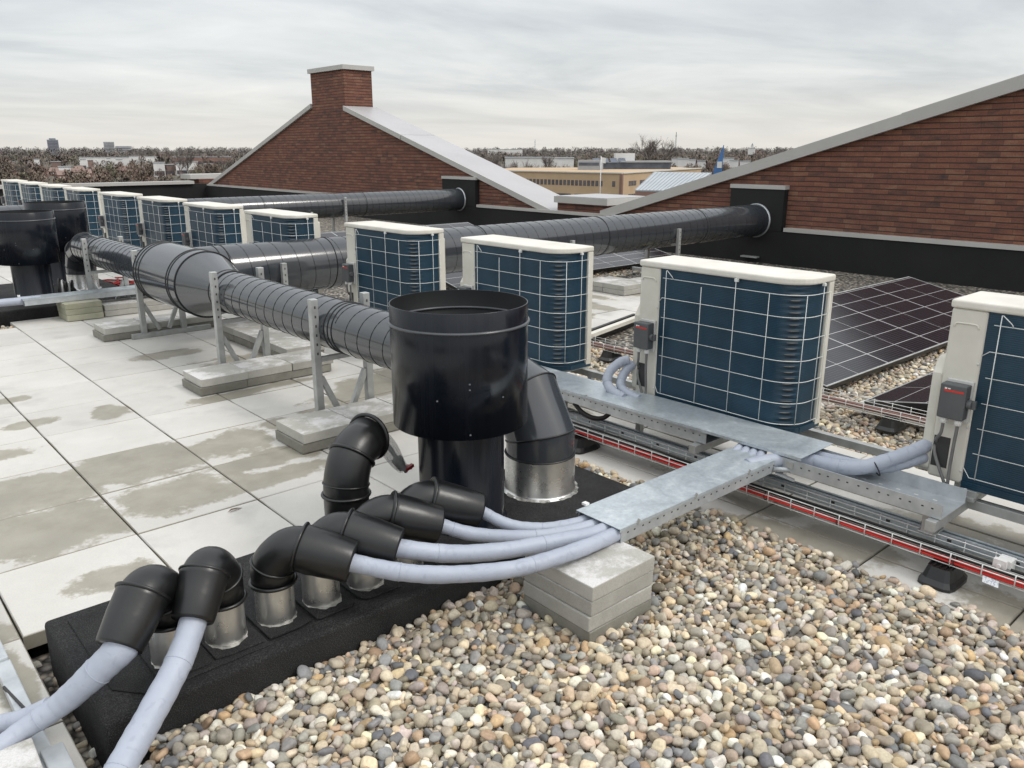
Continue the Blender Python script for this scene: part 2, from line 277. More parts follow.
def coil_mat():
    m, nt, b = newmat('blue_coil_fins')
    tc = nd(nt, 'ShaderNodeTexCoord')
    w = nd(nt, 'ShaderNodeTexWave', wave_type='BANDS', bands_direction='Z'); w.inputs['Scale'].default_value = 42; w.inputs['Distortion'].default_value = 0.6; w.inputs['Detail'].default_value = 1
    nt.links.new(tc.outputs['Object'], w.inputs['Vector'])
    n = noise(nt, tc.outputs['Object'], 7, 5); r = ramp(nt, [(0.3, (0.008, 0.033, 0.058)), (0.7, (0.014, 0.050, 0.084))]); nt.links.new(n.outputs['Fac'], r.inputs[0])
    rw = ramp(nt, [(0.0, (0.75, 0.75, 0.75)), (1.0, (1.15, 1.15, 1.15))]); nt.links.new(w.outputs['Fac'], rw.inputs[0])
    mx = nd(nt, 'ShaderNodeMix', data_type='RGBA', blend_type='MULTIPLY'); mx.inputs[0].default_value = 1
    nt.links.new(r.outputs[0], mx.inputs[6]); nt.links.new(rw.outputs[0], mx.inputs[7]); nt.links.new(mx.outputs[2], b.inputs['Base Color'])
    b.inputs['Roughness'].default_value = 0.38; b.inputs['Specular IOR Level'].default_value = 0.45
    bp = nd(nt, 'ShaderNodeBump'); bp.inputs['Strength'].default_value = 0.15; bp.inputs['Distance'].default_value = 0.002
    nt.links.new(w.outputs['Fac'], bp.inputs['Height']); nt.links.new(bp.outputs[0], b.inputs['Normal'])
    return m
M['coil'] = coil_mat()

def solar_mat():
    m, nt, b = newmat('solar_cells')
    tc = nd(nt, 'ShaderNodeTexCoord'); s = nd(nt, 'ShaderNodeSeparateXYZ'); nt.links.new(tc.outputs['Object'], s.inputs[0])
    def line(axis, period, width, offs=0.0):
        a = nd(nt, 'ShaderNodeMath', operation='ADD'); a.inputs[1].default_value = offs; nt.links.new(s.outputs[axis], a.inputs[0])
        p = nd(nt, 'ShaderNodeMath', operation='PINGPONG'); p.inputs[1].default_value = period / 2; nt.links.new(a.outputs[0], p.inputs[0])
        l = nd(nt, 'ShaderNodeMath', operation='LESS_THAN'); l.inputs[1].default_value = width / 2; nt.links.new(p.outputs[0], l.inputs[0])
        return l.outputs[0]
    def mx(x, y):
        k = nd(nt, 'ShaderNodeMath', operation='MAXIMUM'); nt.links.new(x, k.inputs[0]); nt.links.new(y, k.inputs[1]); return k.outputs[0]
    main = mx(line('Y', 0.166, 0.0055), mx(line('X', 0.85, 0.012), line('X', 0.425, 0.0045)))
    bus = line('Y', 0.0208, 0.0016)
    c1 = nd(nt, 'ShaderNodeMix', data_type='RGBA'); nt.links.new(bus, c1.inputs[0]); c1.inputs[6].default_value = (0.011, 0.0105, 0.016, 1); c1.inputs[7].default_value = (0.085, 0.083, 0.09, 1)
    c2 = nd(nt, 'ShaderNodeMix', data_type='RGBA'); nt.links.new(main, c2.inputs[0]); nt.links.new(c1.outputs[2], c2.inputs[6]); c2.inputs[7].default_value = (0.46, 0.455, 0.46, 1)
    nt.links.new(c2.outputs[2], b.inputs['Base Color'])
    n = noise(nt, tc.outputs['Object'], 3, 4); mr = nd(nt, 'ShaderNodeMapRange'); mr.inputs[3].default_value = 0.12; mr.inputs[4].default_value = 0.22
    nt.links.new(n.outputs['Fac'], mr.inputs[0]); nt.links.new(mr.outputs[0], b.inputs['Roughness']); b.inputs['Specular IOR Level'].default_value = 0.22
    return m
M['solar'] = solar_mat()

def attr_mat(name, attr, rough, nscale, bump=0.0):
    m, nt, b = newmat(name)
    a = nd(nt, 'ShaderNodeAttribute', attribute_name=attr)
    geo = nd(nt, 'ShaderNodeNewGeometry')
    n = noise(nt, geo.outputs['Position'], nscale, 5, 0.65); r = ramp(nt, [(0.3, (0.78, 0.78, 0.78)), (0.7, (1.15, 1.15, 1.15))]); nt.links.new(n.outputs['Fac'], r.inputs[0])
    mx = nd(nt, 'ShaderNodeMix', data_type='RGBA', blend_type='MULTIPLY'); mx.inputs[0].default_value = 1
    nt.links.new(a.outputs['Color'], mx.inputs[6]); nt.links.new(r.outputs[0], mx.inputs[7]); nt.links.new(mx.outputs[2], b.inputs['Base Color'])
    b.inputs['Roughness'].default_value = rough; b.inputs['Specular IOR Level'].default_value = 0.35
    if bump:
        bp = nd(nt, 'ShaderNodeBump'); bp.inputs['Strength'].default_value = bump; bp.inputs['Distance'].default_value = 0.003
        nt.links.new(n.outputs['Fac'], bp.inputs['Height']); nt.links.new(bp.outputs[0], b.inputs['Normal'])
    return m
M['pebble'] = attr_mat('river_pebbles', 'tone', 0.62, 110, 0.15)
M['woods'] = attr_mat('winter_woods', 'tone', 0.95, 0.05)
def soften_normals(m, f):
    nt = m.node_tree; geo = nd(nt, 'ShaderNodeNewGeometry')
    sc = nd(nt, 'ShaderNodeVectorMath', operation='SCALE'); sc.inputs['Scale'].default_value = f; nt.links.new(geo.outputs['Normal'], sc.inputs[0])
    ad = nd(nt, 'ShaderNodeVectorMath', operation='ADD'); ad.inputs[1].default_value = (-.25, -.35, .8); nt.links.new(sc.outputs[0], ad.inputs[0])
    no = nd(nt, 'ShaderNodeVectorMath', operation='NORMALIZE'); nt.links.new(ad.outputs[0], no.inputs[0])
    b = nt.nodes['Principled BSDF']; nt.links.new(no.outputs[0], b.inputs['Normal']); b.inputs['Specular IOR Level'].default_value = 0.0
soften_normals(M['woods'], .15)

def gravel_bed_mat():
    m, nt, b = newmat('gravel_bed')
    tc = nd(nt, 'ShaderNodeTexCoord')
    vo = nd(nt, 'ShaderNodeTexVoronoi'); vo.inputs['Scale'].default_value = 32; nt.links.new(tc.outputs['Object'], vo.inputs['Vector'])
    sp = nd(nt, 'ShaderNodeSeparateColor'); nt.links.new(vo.outputs['Color'], sp.inputs[0])
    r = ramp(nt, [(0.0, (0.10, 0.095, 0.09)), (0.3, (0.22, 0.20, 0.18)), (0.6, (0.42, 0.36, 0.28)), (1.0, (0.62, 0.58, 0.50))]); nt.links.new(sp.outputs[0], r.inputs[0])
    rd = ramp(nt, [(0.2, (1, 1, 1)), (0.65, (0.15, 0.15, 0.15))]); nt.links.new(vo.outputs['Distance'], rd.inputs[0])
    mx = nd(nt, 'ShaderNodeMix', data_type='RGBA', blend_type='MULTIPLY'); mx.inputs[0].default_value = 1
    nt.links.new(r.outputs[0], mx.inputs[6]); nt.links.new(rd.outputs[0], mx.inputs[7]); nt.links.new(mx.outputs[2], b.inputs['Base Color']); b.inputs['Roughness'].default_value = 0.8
    bp = nd(nt, 'ShaderNodeBump'); bp.inputs['Strength'].default_value = 0.9; bp.inputs['Distance'].default_value = 0.02; bp.invert = True
    nt.links.new(vo.outputs['Distance'], bp.inputs['Height']); nt.links.new(bp.outputs[0], b.inputs['Normal'])
    return m
M['gravelbed'] = gravel_bed_mat()
M['land'] = pm('winter_land', (0.075, 0.066, 0.05), (0.13, 0.115, 0.085), 0.006, 0.95, per_object=False)
M['plastic'] = None
def clear_plastic():
    m, nt, b = newmat('clear_plastic_sleeve')
    b.inputs['Base Color'].default_value = (0.55, 0.56, 0.55, 1); b.inputs['Roughness'].default_value = 0.15
    b.inputs['Alpha'].default_value = 0.42; b.inputs['Specular IOR Level'].default_value = 0.9
    v = rvec(nt); n = noise(nt, v, 40, 4); bp = nd(nt, 'ShaderNodeBump'); bp.inputs['Strength'].default_value = 0.6; bp.inputs['Distance'].default_value = 0.006
    nt.links.new(n.outputs['Fac'], bp.inputs['Height']); nt.links.new(bp.outputs[0], b.inputs['Normal'])
    return m
M['plastic'] = clear_plastic()

# ------------------------------------------------------------------ mesh builder
class MB:
    def __init__(s): s.v = []; s.f = []; s.sm = []
    def add(s, vs, fs, smooth=False):
        o = len(s.v); s.v += [tuple(p) for p in vs]
        s.f += [tuple(i + o for i in f) for f in fs]; s.sm += [smooth] * len(fs); return s
    def box(s, x0, y0, z0, x1, y1, z1):
        return s.add([(x0, y0, z0), (x1, y0, z0), (x1, y1, z0), (x0, y1, z0), (x0, y0, z1), (x1, y0, z1), (x1, y1, z1), (x0, y1, z1)],
                     [(0, 3, 2, 1), (4, 5, 6, 7), (0, 1, 5, 4), (1, 2, 6, 5), (2, 3, 7, 6), (3, 0, 4, 7)])
    def bar(s, p0, p1, w, h, up=(0, 0, 1)):
        p0, p1, up = Vector(p0), Vector(p1), Vector(up)
        d = (p1 - p0).normalized(); a = d.cross(up)
        if a.length < 1e-4: a = d.cross(Vector((1, 0, 0)))
        a.normalize(); b = a.cross(d)
        q = [a * (w / 2 * i) + b * (h / 2 * j) for i, j in ((-1, -1), (1, -1), (1, 1), (-1, 1))]
        return s.add([p0 + k for k in q] + [p1 + k for k in q], [(0, 1, 2, 3), (7, 6, 5, 4), (0, 4, 5, 1), (1, 5, 6, 2), (2, 6, 7, 3), (3, 7, 4, 0)])
    def tube(s, pts, r, n=12, caps=True, closed=False, smooth=True, miter=False):
        pts = [Vector(p) for p in pts]; N = len(pts)
        rr = r if hasattr(r, '__len__') else [r] * N
        T = []
        for i in range(N):
            if closed: a, b = pts[i - 1], pts[(i + 1) % N]; t = (b - a)
            else:
                d0 = (pts[i] - pts[i - 1]).normalized() if i else (pts[1] - pts[0]).normalized()
                d1 = (pts[i + 1] - pts[i]).normalized() if i < N - 1 else d0
                t = d0 + d1
            T.append(t.normalized())
        u = T[0].cross(Vector((0, 0, 1)))
        if u.length < 1e-3: u = T[0].cross(Vector((1, 0, 0)))
        u.normalize(); vs = []
        for i in range(N):
            if i:
                ax = T[i - 1].cross(T[i])
                if ax.length > 1e-7: u = Matrix.Rotation(T[i - 1].angle(T[i]), 3, ax.normalized()) @ u
            w = T[i].cross(u)
            st = None
            if miter and 0 < i < N - 1:
                d0 = (pts[i] - pts[i - 1]).normalized(); d1 = (pts[i + 1] - pts[i]).normalized(); bend = (d1 - d0)
                if bend.length > 1e-4: st = (bend.normalized(), 1 / max(0.3, math.cos(d0.angle(d1) / 2)))
            for k in range(n):
                an = 2 * PI * k / n; o = (u * math.cos(an) + w * math.sin(an)) * rr[i]
                if st: o = o + st[0] * (o.dot(st[0])) * (st[1] - 1)
                vs.append(pts[i] + o)
        fs = []
        for i in range(N if closed else N - 1):
            j = (i + 1) % N
            for k in range(n):
                l = (k + 1) % n
                fs.append((i * n + k, i * n + l, j * n + l, j * n + k))
        o = len(s.v); s.add(vs, fs, smooth)
        if caps and not closed: s.add([], []); s.f += [tuple(o + k for k in reversed(range(n))), tuple(o + (N - 1) * n + k for k in range(n))]; s.sm += [False, False]
        return s
    def cyl(s, p0, p1, r0, r1=None, n=24, caps=True, smooth=True):
        return s.tube([p0, p1], [r0, r0 if r1 is None else r1], n, caps, smooth=smooth)
    def lathe(s, prof, c=(0, 0, 0), axis='z', n=48, smooth=True, sharp=None):
        vs = []
        for (r, h) in prof:
            for k in range(n):
                a = 2 * PI * k / n; p, q = r * math.cos(a), r * math.sin(a)
                vs.append({'z': (c[0] + p, c[1] + q, c[2] + h), 'y': (c[0] + p, c[1] + h, c[2] - q), 'x': (c[0] + h, c[1] + p, c[2] + q)}[axis])
        fs = []
        for i in range(len(prof) - 1):
            for k in range(n):
                l = (k + 1) % n; fs.append((i * n + k, i * n + l, (i + 1) * n + l, (i + 1) * n + k))
        return s.add(vs, fs, smooth)
    def ring(s, c, R, r, axis='z', n=48, m=8, h=None):
        prof = [(R + r * math.cos(2 * PI * k / m), (h or r) * math.sin(2 * PI * k / m)) for k in range(m + 1)]
        return s.lathe(prof, c, axis, n)
    def prism(s, pts, a0, a1, axis='x'):
        """polygon (two coordinates) swept along axis from a0 to a1"""
        n = len(pts)
        def P(p, a): return {'x': (a, p[0], p[1]), 'y': (p[0], a, p[1]), 'z': (p[0], p[1], a)}[axis]
        vs = [P(p, a0) for p in pts] + [P(p, a1) for p in pts]
        fs = [tuple(range(n)), tuple(reversed(range(n, 2 * n)))] + [(i, i + n, (i + 1) % n + n, (i + 1) % n) for i in range(n)]
        return s.add(vs, fs)
    def build(s, name, mat, parent=None, bevel=0.0, seg=2, sub=False, fixn=True):
        me = bpy.data.meshes.new(name); me.from_pydata(s.v, [], s.f)
        me.polygons.foreach_set('use_smooth', s.sm)
        if fixn:
            import bmesh
            bm = bmesh.new(); bm.from_mesh(me); bmesh.ops.recalc_face_normals(bm, faces=bm.faces); bm.to_mesh(me); bm.free()
        me.materials.append(mat); me.update()
        o = bpy.data.objects.new(name, me); col.objects.link(o)
        if parent is not None: o.parent = parent
        if bevel:
            b = o.modifiers.new('edge', 'BEVEL'); b.width = bevel; b.segments = seg; b.limit_method = 'ANGLE'; b.angle_limit = math.radians(40); b.harden_normals = False
        return o

def tag(o, label=None, cat=None, group=None, kind=None):
    if label:
        o['label'] = label
        if not kind: kind = 'thing'
    if cat: o['category'] = cat
    if group: o['group'] = group
    if kind: o['kind'] = kind
    return o
def thing(name, label, cat, loc=(0, 0, 0), rz=0.0, group=None):
    o = bpy.data.objects.new(name, None); col.objects.link(o); o.empty_display_size = 0.1
    o.location = loc; o.rotation_euler = (0, 0, rz)
    return tag(o, label, cat, group)
def copy_tree(o, parent=None):
    c = o.copy(); col.objects.link(c); c.parent = parent
    for ch in list(o.children): copy_tree(ch, c)
    return c
def struct(name, mb, mat, **kw): return tag(mb.build(name, mat, **kw), kind='structure')
def spline(ctrl, per=10):
    P = [Vector(p) for p in ctrl]; P = [P[0] * 2 - P[1]] + P + [P[-1] * 2 - P[-2]]; out = []
    for i in range(1, len(P) - 2):
        a, b, c, d = P[i - 1:i + 3]
        for k in range(per):
            t = k / per
            out.append(0.5 * ((2 * b) + (c - a) * t + (2 * a - 5 * b + 4 * c - d) * t * t + (3 * b - a - 3 * c + d) * t ** 3))
    out.append(P[-2]); return out

# ------------------------------------------------------------------ setting: roof deck, paving, gravel
struct('roof_deck', MB().box(-8, -8, -0.9, 9.2, 22.4, -0.115), M['bitumen'])
gb = MB().add([(2.9, -8, -0.03), (9.19, -8, -0.03), (9.19, 22, -0.03), (2.9, 22, -0.03)], [(0, 1, 2, 3)])
def bed_level(x, y):
    near = max(0., 1 - math.hypot(max(0., x - .55, -.5 - x), max(0., -1.24 - y)) / .55)      # the bed is scooped out along the plinth
    edge = min(1., max(0., (x - 1.40) / .35))
    return -.050 - .038 * near + .032 * edge
nx_, ny_ = 24, 60; v_ = []
for j in range(ny_ + 1):
    for i in range(nx_ + 1):
        x, y = -.49 + 2.315 * i / nx_, -8 + 7.52 * (j / ny_) ** .5; v_.append((x, y, bed_level(x, y) - .006 if y > -3 else -.05))
gb.add(v_, [(j * (nx_ + 1) + i, j * (nx_ + 1) + i + 1, (j + 1) * (nx_ + 1) + i + 1, (j + 1) * (nx_ + 1) + i) for j in range(ny_) for i in range(nx_)])
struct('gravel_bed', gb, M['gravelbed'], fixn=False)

def tile_sheet(name, cells, gap=0.0055):
    vs, fs, tone = [], [], []
    for (x0, y0, x1, y1) in cells:
        o = len(vs); g = gap / 2; c = 0.004
        z = random.uniform(-0.0012, 0.0012); tx, ty = random.uniform(-.002, .002), random.uniform(-.002, .002)
        def zz(x, y): return z + tx * (x - x0) + ty * (y - y0)
        X0, X1, Y0, Y1 = x0 + g, x1 - g, y0 + g, y1 - g
        ring = lambda i, zo: [(X0 + i, Y0 + i, zz(X0, Y0) + zo), (X1 - i, Y0 + i, zz(X1, Y0) + zo), (X1 - i, Y1 - i, zz(X1, Y1) + zo), (X0 + i, Y1 - i, zz(X0, Y1) + zo)]
        vs += ring(c, 0) + ring(0, -c) + ring(0, -0.05)
        fs.append((o, o + 1, o + 2, o + 3))
        for b in (0, 4):
            for k in range(4): fs.append((o + b + k, o + b + 4 + k, o + b + 4 + (k + 1) % 4, o + b + (k + 1) % 4))
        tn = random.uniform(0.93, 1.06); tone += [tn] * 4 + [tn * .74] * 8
    me = bpy.data.meshes.new(name); me.from_pydata(vs, [], fs)
    a = me.attributes.new('tone', 'FLOAT', 'POINT'); a.data.foreach_set('value', tone)
    me.materials.append(M['paving']); ob = bpy.data.objects.new(name, me); col.objects.link(ob)
    return tag(ob, kind='structure')
cells = []
for i in range(-12, 6):
    for j in range(-14, 42):
        x0, y0 = i * .5, j * .5
        if j < -1 and -1 <= i <= 2: continue          # gravel field beside the terrace
        if 4.5 <= y0 < 7.0 and -0.5 <= x0 < 2.0:      # gravel and plinth of the far outlets
            if y0 == 4.5:
                if x0 < 0.5: cells.append((x0, 4.5, x0 + .5, 4.72)); continue
                cells.append((x0, 4.5, x0 + .5, 5.0)); 
            continue
        if i == 3 and j < -1: cells.append((1.83, y0, 2.0, y0 + .5)); continue
        cells.append((x0, y0, x0 + .5, y0 + .5))
tile_sheet('terrace_paving', cells)
cells2 = [(3.0 + i * .5, 1.35 + j * .5, 3.5 + i * .5, 1.85 + j * .5) for i in range(0, 7) for j in range(0, 4)]
tile_sheet('service_path', cells2)

# pebbles: dropped one at a time on a height map so that they rest on each other
def ico(level):
    import bmesh
    bm = bmesh.new(); bmesh.ops.create_icosphere(bm, subdivisions=level, radius=1.0)
    v = np.array([p.co[:] for p in bm.verts]); f = np.array([[q.index for q in t.verts] for t in bm.faces]); bm.free(); return v, f
PAL = np.array([(.48, .42, .33), (.58, .51, .40), (.38, .35, .31), (.27, .27, .27), (.70, .66, .57), (.80, .77, .69), (.60, .48, .33), (.58, .42, .25),
                (.48, .34, .23), (.54, .42, .33), (.17, .175, .19), (.42, .40, .35), (.74, .63, .47), (.50, .43, .39), (.32, .28, .22), (.54, .47, .36)])
PW = np.array([12, 11, 10, 9, 9, 7, 6, 3, 5, 5, 5, 10, 7, 6, 6, 10], float); PW /= PW.sum()
class Heap:
    def __init__(s): s.V = []; s.F = []; s.C = []; s.n = 0
    def drop(s, x0, y0, x1, y1, count, level, ok, base, sizes=(0.0130, 0.30), spread=6):
        res = 0.005; gx, gy = int((x1 - x0) / res) + 1, int((y1 - y0) / res) + 1; lv = level
        H = np.full((gx, gy), 0.0 if callable(base) else base); bv, bf = ICO[2]
        if callable(base):
            for i_ in range(gx):
                for j_ in range(gy): H[i_, j_] = base(x0 + i_ * res, y0 + j_ * res)
        for k in range(count):
            a = np.clip(rng.lognormal(math.log(sizes[0]), sizes[1]), .0055, .0235); b = a * rng.uniform(.62, .98); c = a * rng.uniform(.40, .72)
            best = None
            m = max(1, int(b * 0.75 / res))
            for t in range(spread):
                x, y = rng.uniform(x0, x1), rng.uniform(y0, y1)
                if not ok(x, y): continue
                i, j = int((x - x0) / res), int((y - y0) / res)
                P = H[max(0, i - m):i + m + 1, max(0, j - m):j + m + 1]
                h = P.mean() * .45 + P.max() * .55
                if best is None or h < best[0]: best = (h, x, y, i, j)
            if best is None: continue
            h, x, y, i, j = best
            bv, bf = ICO[3 if (lv == 3 and (x - CX) ** 2 + (y - CY) ** 2 < 6.0) else 2]
            rz = rng.uniform(0, 2 * PI); tl = rng.normal(0, 0.28); tw = rng.normal(0, 0.28)
            # local slope leans the pebble
            i0, i1, j0, j1 = max(0, i - m), min(gx - 1, i + m), max(0, j - m), min(gy - 1, j + m)
            sx = (H[i1, min(j, gy - 1)] - H[i0, min(j, gy - 1)]) / max(res, (i1 - i0) * res); sy = (H[min(i, gx - 1), j1] - H[min(i, gx - 1), j0]) / max(res, (j1 - j0) * res)
            R = np.array((Matrix.Rotation(-math.atan(sx) * .6 + tl, 3, 'Y') @ Matrix.Rotation(math.atan(sy) * .6 + tw, 3, 'X') @ Matrix.Rotation(rz, 3, 'Z')))
            ph = rng.uniform(0, 6.28, 6); am = rng.uniform(.04, .17, 3)
            w = 1 + am[0] * np.sin(2 * bv[:, 0] + ph[0] + 1.5 * bv[:, 1]) + am[1] * np.sin(2.3 * bv[:, 1] + ph[1] + 1.7 * bv[:, 2]) + am[2] * np.sin(2.1 * bv[:, 0] * 1.4 + ph[2])
            pw = rng.uniform(.66, 1.0); u = np.sign(bv) * np.abs(bv) ** pw
            p = (u * w[:, None]) * np.array([a, b, c]) @ R.T
            zc = h + c * 0.62; p = p + np.array([x, y, zc])
            s.V.append(p); s.F.append(bf + s.n); s.n += len(p)
            cc = PAL[rng.choice(len(PAL), p=PW)] * rng.uniform(.60, 1.20) * np.array([rng.uniform(.98, 1.05), 1, rng.uniform(.91, 1.02)])
            s.C.append(np.tile(np.append(np.clip(cc, 0, .8), 1.0), (len(p), 1)))
            ra = int(a * .95 / res)
            ii = np.arange(max(0, i - ra), min(gx, i + ra + 1)); jj = np.arange(max(0, j - ra), min(gy, j + ra + 1))
            if len(ii) and len(jj):
                dx = (ii[:, None] - i) * res; dy = (jj[None, :] - j) * res
                q = 1 - (dx * dx + dy * dy) / ((a + b) / 2) ** 2
                top = np.where(q > 0, zc + c * np.sqrt(np.clip(q, 0, 1)), -9)
                H[np.ix_(ii, jj)] = np.maximum(H[np.ix_(ii, jj)], top)
    def build(s, name):
        V = np.concatenate(s.V); F = np.concatenate(s.F); Cc = np.concatenate(s.C)
        me = bpy.data.meshes.new(name); me.vertices.add(len(V)); me.vertices.foreach_set('co', V.ravel())
        me.loops.add(F.size); me.loops.foreach_set('vertex_index', F.ravel().astype(np.int32))
        me.polygons.add(len(F)); me.polygons.foreach_set('loop_start', np.arange(0, F.size, 3, dtype=np.int32))
        me.polygons.foreach_set('use_smooth', np.ones(len(F), bool))
        at = me.attributes.new('tone', 'FLOAT_COLOR', 'POINT'); at.data.foreach_set('color', Cc.ravel())
        me.update(calc_edges=True); me.validate(); me.materials.append(M['pebble'])
        o = bpy.data.objects.new(name, me); col.objects.link(o); return tag(o, kind='stuff')
ICO = {2: ico(2), 3: ico(3)}
heap = Heap()
def okA(x, y):
    if -0.5 < x < 1.65 and -1.24 < y < -0.60: return False
    if x < 1.0 and y > -.7: return False
    if x < -0.36 and y > -1.31: return False
    if x > 1.83 and (x > 1.87 or rng.uniform() > .4): return False
    if 0.78 < x < 1.085 and -1.70 < y < -1.39: return False
    return True
heap.drop(-0.49, -2.75, 1.87, -0.51, 27000, 3, okA, lambda x, y: bed_level(x, y) if x < 1.827 else .0)
heap.drop(-0.485, -1.30, -0.37, -0.52, 22, 3, lambda x, y: x < -.44 or y < -1.1, -0.095)
heap.drop(3.02, -3.3, 3.85, 1.33, 8500, 2, lambda x, y: True, -0.03)
heap.drop(3.85, -1.45, 6.6, -0.55, 5000, 2, lambda x, y: True, -0.03)
heap.drop(6.2, 3.35, 8.6, 4.3, 1800, 2, lambda x, y: True, -0.03, (0.02, .3))
heap.drop(-0.48, 4.73, 0.86, 5.0, 650, 2, lambda x, y: True, -0.05)
heap.build('gravel')

# ------------------------------------------------------------------ land, woods and the far town
GZ = -12.0
def polar(az, d, z=0.0):
    a = math.radians(az); return Vector((CX + d * math.sin(a), CY + d * math.cos(a), z))
struct('ground', MB().add([(-9000, -9000, GZ), (9000, -9000, GZ), (9000, 9000, GZ), (-9000, 9000, GZ)], [(0, 1, 2, 3)]), M['land'], fixn=False)

CLEAR = []      # (az, d, half-width az, depth) kept free of woods in front of buildings
def woods():
    V, F, Cc = [], [], []; n = 0
    bands = [(290, 420, 420, 5.6), (420, 650, 640, 7.2), (650, 1000, 700, 10.5), (1000, 1600, 800, 12.5), (1600, 2600, 900, 18), (2600, 4200, 800, 25)]
    for (d0, d1, cnt, ht) in bands:
        for _ in range(cnt):
            az = rng.uniform(6, 78); d = rng.uniform(d0, d1)
            if any(abs(az - a) < wa and dd - dep < d < dd + 12 for (a, dd, wa, dep) in CLEAR): continue
            c = polar(az, d); h = ht * rng.uniform(.72, 1.12); r = h * rng.uniform(.28, .48)
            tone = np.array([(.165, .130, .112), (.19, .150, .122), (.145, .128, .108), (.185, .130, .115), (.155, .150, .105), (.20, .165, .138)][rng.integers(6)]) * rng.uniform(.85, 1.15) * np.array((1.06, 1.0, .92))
            hz = min(.85, d / 2300); tone = tone * (1 - hz) + np.array((.205, .192, .187)) * hz  # farther trees get distance haze mixed into their colour
            m = 150 if d < 700 else 70
            th = rng.uniform(0, 2 * PI, m); uu = rng.uniform(-1, 1, m); rr = rng.uniform(.25, 1, m) ** .5
            px = c.x + r * rr * np.sqrt(1 - uu ** 2) * np.cos(th); py = c.y + r * rr * np.sqrt(1 - uu ** 2) * np.sin(th); pz = GZ + h * .56 + h * .44 * uu * rr
            an = rng.uniform(0, 2 * PI, m); L = r * rng.uniform(.14, .36, m); wd = r * rng.uniform(.05, .12, m); up = rng.uniform(-.2, 1.3, m)
            ex = np.cos(an) * L; ey = np.sin(an) * L; ez = up * L
            a2 = an + PI / 2; qx = np.cos(a2) * wd; qy = np.sin(a2) * wd; qz = rng.uniform(-.5, .5, m) * wd
            P = np.stack([np.stack([px - ex, py - ey, pz - ez], 1), np.stack([px + qx, py + qy, pz + qz], 1), np.stack([px + ex, py + ey, pz + ez], 1), np.stack([px - qx, py - qy, pz - qz], 1)], 1).reshape(-1, 3)
            V.append(P); F.append(np.arange(len(P)).reshape(-1, 4) + n); n += len(P)
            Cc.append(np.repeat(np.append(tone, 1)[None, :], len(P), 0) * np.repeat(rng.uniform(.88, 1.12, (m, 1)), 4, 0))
            # trunk
            tw = r * .05; T = np.array([(c.x - tw, c.y, GZ), (c.x + tw, c.y, GZ), (c.x + tw * .6, c.y, GZ + h * .7), (c.x - tw * .6, c.y, GZ + h * .7), (c.x, c.y - tw, GZ), (c.x, c.y + tw, GZ), (c.x, c.y + tw * .6, GZ + h * .7), (c.x, c.y - tw * .6, GZ + h * .7)])
            V.append(T); F.append(np.array([[0, 1, 2, 3], [4, 5, 6, 7]]) + n); n += 8; Cc.append(np.repeat(np.append(tone * .8, 1)[None, :], 8, 0))
    V = np.concatenate(V); F = np.concatenate(F); Cc = np.concatenate(Cc)
    me = bpy.data.meshes.new('bare_woods'); me.vertices.add(len(V)); me.vertices.foreach_set('co', V.ravel())
    me.loops.add(F.size); me.loops.foreach_set('vertex_index', F.ravel().astype(np.int32)); me.polygons.add(len(F)); me.polygons.foreach_set('loop_start', np.arange(0, F.size, 4, dtype=np.int32))
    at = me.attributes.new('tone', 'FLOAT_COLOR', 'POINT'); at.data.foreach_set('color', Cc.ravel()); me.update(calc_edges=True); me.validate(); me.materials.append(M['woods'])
    o = bpy.data.objects.new('bare_woods', me); col.objects.link(o); tag(o, kind='stuff')

def facade(A, B, z0, z1):
    """frame for a wall from A to B seen from outside: returns place(u, out, z)"""
    A, B = Vector((A.x, A.y, 0)), Vector((B.x, B.y, 0)); d = (B - A); L = d.length; d.normalize(); nrm = Vector((d.y, -d.x, 0))
    if nrm.dot(Vector((CX, CY, 0)) - A) < 0: nrm = -nrm
    return lambda u, o, z: A + d * u + nrm * o + Vector((0, 0, z)), L
def quadbox(pl, u0, u1, o0, o1, z0, z1, mb=None):
    mb = mb or MB()
    return mb.add([pl(u0, o0, z0), pl(u1, o0, z0), pl(u1, o1, z0), pl(u0, o1, z0), pl(u0, o0, z1), pl(u1, o0, z1), pl(u1, o1, z1), pl(u0, o1, z1)],
                  [(0, 3, 2, 1), (4, 5, 6, 7), (0, 1, 5, 4), (1, 2, 6, 5), (2, 3, 7, 6), (3, 0, 4, 7)])
# tan office block
A, B, Cc_ = polar(39.3, 196), polar(48.96, 172), polar(54.2, 224)
off = thing('office_building', 'long tan brick office block beyond the low wall, with rows of dark windows', 'building', tuple(polar(48.96, 172, GZ)))
def world_child(mb, name, mat, parent, **kw):
    o = mb.build(name, mat, parent, **kw); o.matrix_parent_inverse = Matrix.Translation(-Vector(parent.location)); return o
pl, L = facade(A, B, GZ, -2.4)
pr, LR = facade(B, Cc_, GZ, -2.4)
A2, C2 = polar(41.5, 232), polar(52.6, 246)
world_child(MB().prism([(q.x, q.y) for q in (A, B, Cc_, C2, A2)], GZ, -3.15, 'z'), 'wall', M['office'], off)
world_child(quadbox(pr, .26, LR, -.5, .25, -3.14, -2.9, quadbox(pl, 0, L + .1, -.5, .25, -3.14, -2.9)), 'roof_edge', M['officetrim'], off)
world_child(quadbox(pl, L - .35, L + .3, -.2, .3, GZ, -3.16), 'corner_pillar', M['farbrick'], off)
n = int(L / 1.15)
for k in range(n):
    u = L - 1.9 - k * 1.05
    if u < 1 or k in (1, 2): continue
    world_child(quadbox(pl, u - .36, u + .36, -.1, .05, -5.75, -4.65), 'window', M['window'], off)
